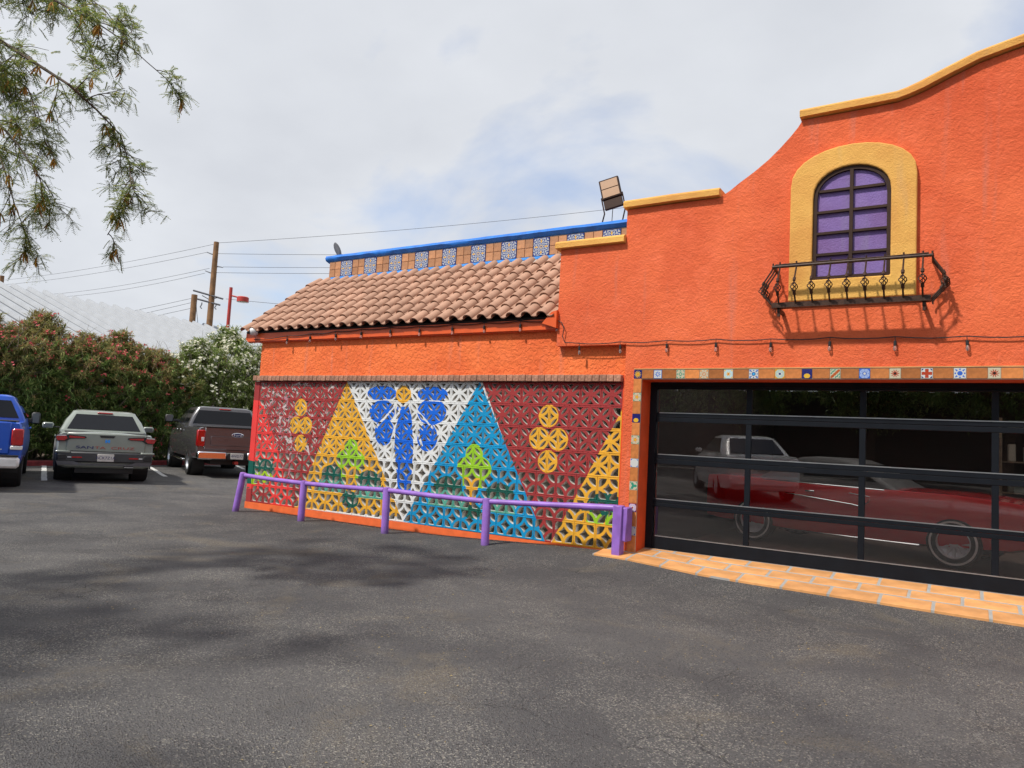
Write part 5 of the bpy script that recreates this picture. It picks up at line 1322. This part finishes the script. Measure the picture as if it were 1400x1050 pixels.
k = 0; x = .2
while x < RL:
    o = inst(rbm, 'roof_rib', sroof, (x, 0, zr_+.004)); o.rotation_euler = (-math.atan2(DROP, RUN) if sgn > 0 else math.pi+math.atan2(DROP, RUN), 0, 0)
    if sgn < 0: o.rotation_euler = (0, 0, math.pi); o.rotation_euler = (-math.atan2(DROP, RUN), 0, math.pi)
    x += .72
mb = MB(); mb.box(.3, RL-.3, -RUN+.4, RUN-.4, -.2, zr_-DROP-.02); mb.build('wall', 'shedwall', shed)
mb = MB(); y0, y1 = sorted((sgn*(RUN-.02), sgn*(RUN+.03))); mb.box(0, RL, y0, y1, zr_-DROP-.22, zr_-DROP+.03); mb.build('fascia', 'shedwall', shed)

def pole_axis(x0, y0, x1, y1, d, extra=0):
    t_ = dep(x0, y0, d); b = V((t_.x, t_.y, 0)); return b, t_
pb, pt = pole_axis(296, 331, 0, 0, 46)
up = empty('utility_pole', (pb.x, pb.y, 0)); tag(up, 'tall wooden utility pole with crossarms and insulators beyond the shed', 'utility pole')
mb = MB(); mb.tube([(0, 0, -.1), (0, 0, pt.z*.5), (0, 0, pt.z)], [.22, .19, .155], 10); mb.build('pole', 'wood', up, 40)
vr = _r0
def arm(z, L, name='crossarm', tilt=0, off=0):
    mb = MB(); mb.tube([vr*(-L+off)+V((0, -.15, z+tilt)), vr*(L+off)+V((0, -.15, z-tilt))], .055, 4); return mb.build(name, 'steel', up)
hz = lambda y: dep(296, y, 46).z
arm(hz(405), .95, tilt=.22, off=-.1); arm(hz(414.5), .85, tilt=.18, off=-.15)
for y, s in ((347, -1), (364, 1), (373, -1)):
    mb = MB(); mb.tube([V((0, 0, hz(y)-.08)), vr*s*.25+V((0, 0, hz(y)-.04)), vr*s*.55+V((0, 0, hz(y)+.06 if s < 0 else hz(y)-.08))], [.05, .045, .03], 6); mb.build('insulator', 'insul', up)
mb = MB(); mb.tube([vr*-.12+V((0, 0, pt.z-.1)), vr*.12+V((0, 0, pt.z-.05))], .05, 6); mb.build('insulator', 'insul', up)
for xo in (-.85, -.45, .45):
    mb = MB(); q = vr*xo+V((0, -.15, hz(414.5)-.08)); mb.tube([q, q+V((0, 0, -.12)), q+vr*-.08+V((0, 0, -.28)), q+vr*.02+V((0, 0, -.38))], .04, 6); mb.build('insulator', 'insul', up)
mb = MB(); mb.tube([vr*-.5+V((0, -.12, hz(406.5))), V((0, -.1, hz(412))), vr*.5+V((0, -.12, hz(408)))], .025, 4); mb.build('brace', 'steel', up)
b2, tp2 = pole_axis(266, 403, 0, 0, 43)
u2 = empty('pole_stub', (b2.x, b2.y, 0)); tag(u2, 'shorter thick wooden pole cut off beside the tall utility pole', 'utility pole')
mb = MB(); mb.tube([(0, 0, -.1), (0, 0, tp2.z)], [.2, .165], 10); mb.build('pole', 'wood', u2, 40)
mb = MB(); mb.tube([vr*.17+V((0, -.05, tp2.z-.3)), vr*.24+V((0, -.05, tp2.z-.9)), vr*.4+V((0, 0, tp2.z-2))], .02, 4); mb.build('guy_wire', 'steel', u2)
b3_, tp3 = pole_axis(3, 377, 0, 0, 70)
u3 = empty('far_utility_pole', (b3_.x, b3_.y, 0)); tag(u3, 'distant wooden pole just showing above the white shed roof', 'utility pole')
mb = MB(); mb.tube([(0, 0, -.1), (0, 0, tp3.z)], [.24, .2], 8); mb.build('pole', 'wood', u3)
# red lamp post
lb, lt_ = pole_axis(316, 393, 0, 0, 30); lp = empty('street_lamp', (lb.x, lb.y, 0)); tag(lp, 'red painted lamp post with round shade above the hedge', 'street lamp')
hz2 = lambda y: dep(316, y, 30).z
mb = MB(); mb.tube([(0, 0, -.1), (0, 0, lt_.z)], [.08, .065], 8); mb.build('post', 'redpaint', lp, 40)
mb = MB(); mb.tube([V((0, 0, hz2(404))), vr*.3+V((0, 0, hz2(406)))], .035, 6); mb.build('arm', 'redpaint', lp)
mb = MB(); q = vr*.52+V((0, 0, hz2(409))); mb.lathe([(.001, .12), (.2, .11), (.235, .08), (.235, -.10)], 16, 'z', Matrix.Translation(q)); mb.build('lamp_shade', 'redpaint', lp, 40)
mb = MB(); mb.lathe([(.22, -.09), (.15, -.12), (.001, -.13)], 16, 'z', Matrix.Translation(q)); mb.build('lamp_lens', 'whitelens', lp)
def wire(a, b, sag, label, r=.011):
    pts = [a.lerp(b, i/16)-V((0, 0, sag*4*(i/16)*(1-i/16))) for i in range(17)]
    o = V(a); mb = MB(); mb.tube([p-o for p in pts], r, 4, False); ob = mb.build('overhead_wire', 'cable'); ob.location = o; tag(ob, label, 'wire', 'overhead wires')
ptop = V((pb.x, pb.y, 0))
WL_ = 'thin overhead wire running from the tall wooden pole to the distant pole'; WR_ = 'thin overhead wire running from the tall wooden pole past the tiled parapet'; WS_ = 'thin overhead wire running from the short thick pole over the shed'
NTH = ('topmost', 'second', 'third', 'fourth', 'lowest')
for k_, (y, (x2, y2), so_) in enumerate(((334, (5, 383), -.12), (346, (8, 389), -.55), (368, (60, 403), -.3), (375, (80, 406), -.55))):
    wire(ptop+vr*so_+V((0, 0, hz(y))), dep(x2, y2, 68), .25, NTH[k_]+' '+WL_)
for k_, (y, (x2, y2), so_) in enumerate(((332, (860, 283), .1), (347, (900, 340), .1), (365, (900, 356), .55), (373.5, (900, 365), .1), (409, (700, 432), .9))):
    wire(ptop+vr*so_+V((0, 0, hz(y))), dep(x2, y2, 46), .2, NTH[k_]+' '+WR_)
for k_, (y, (x2, y2)) in enumerate(((407, (60, 447)), (413, (60, 455)), (421, (60, 460)))):
    wire(V((b2.x, b2.y, dep(264, y, 43).z)), dep(x2, y2, 60), .1, NTH[k_]+' '+WS_)

# ------------------------------------------------------------------ litter on the asphalt
rng = random.Random(9); mb = MB()
for i in range(5200):
    d = 1.8+9*rng.random()**1.3; a = YAW+rng.uniform(-.72, .72); x = CAM.x-math.sin(a)*d; y = CAM.y+math.cos(a)*d
    if y > -.55 or (x > -.2 and y > -.9): continue
    if math.sin(x*1.7+1)*math.sin(y*1.3+x)+rng.uniform(-.6, .6) < 0: continue
    s_ = rng.uniform(.003, .009); aa = rng.uniform(0, 6.28); z = g(x, y)+.004; dx, dy = math.cos(aa)*s_, math.sin(aa)*s_; k = rng.uniform(.3, .8)
    b = len(mb.v); mb.v += [(x-dx, y-dy, z), (x+dy*k, y-dx*k, z+rng.uniform(0, .004)), (x+dx, y+dy, z+.002), (x-dy*k, y+dx*k, z+.003)]; mb.f.append((b, b+1, b+2, b+3))
for i in range(900):
    x = rng.uniform(-7.2, 0); y = -.02-abs(rng.gauss(0, .14)); s_ = rng.uniform(.004, .010); aa = rng.uniform(0, 6.28); z = g(x, y)+.004; dx, dy = math.cos(aa)*s_, math.sin(aa)*s_
    b = len(mb.v); mb.v += [(x-dx, y-dy, z), (x+dy*.6, y-dx*.6, z+.003), (x+dx, y+dy, z+.002), (x-dy*.6, y+dx*.6, z+.004)]; mb.f.append((b, b+1, b+2, b+3))
tag(mb.build('leaf_litter', 'litter', raw=True), 'dry leaf crumbs and seed litter scattered over the asphalt', 'litter', kind='stuff')
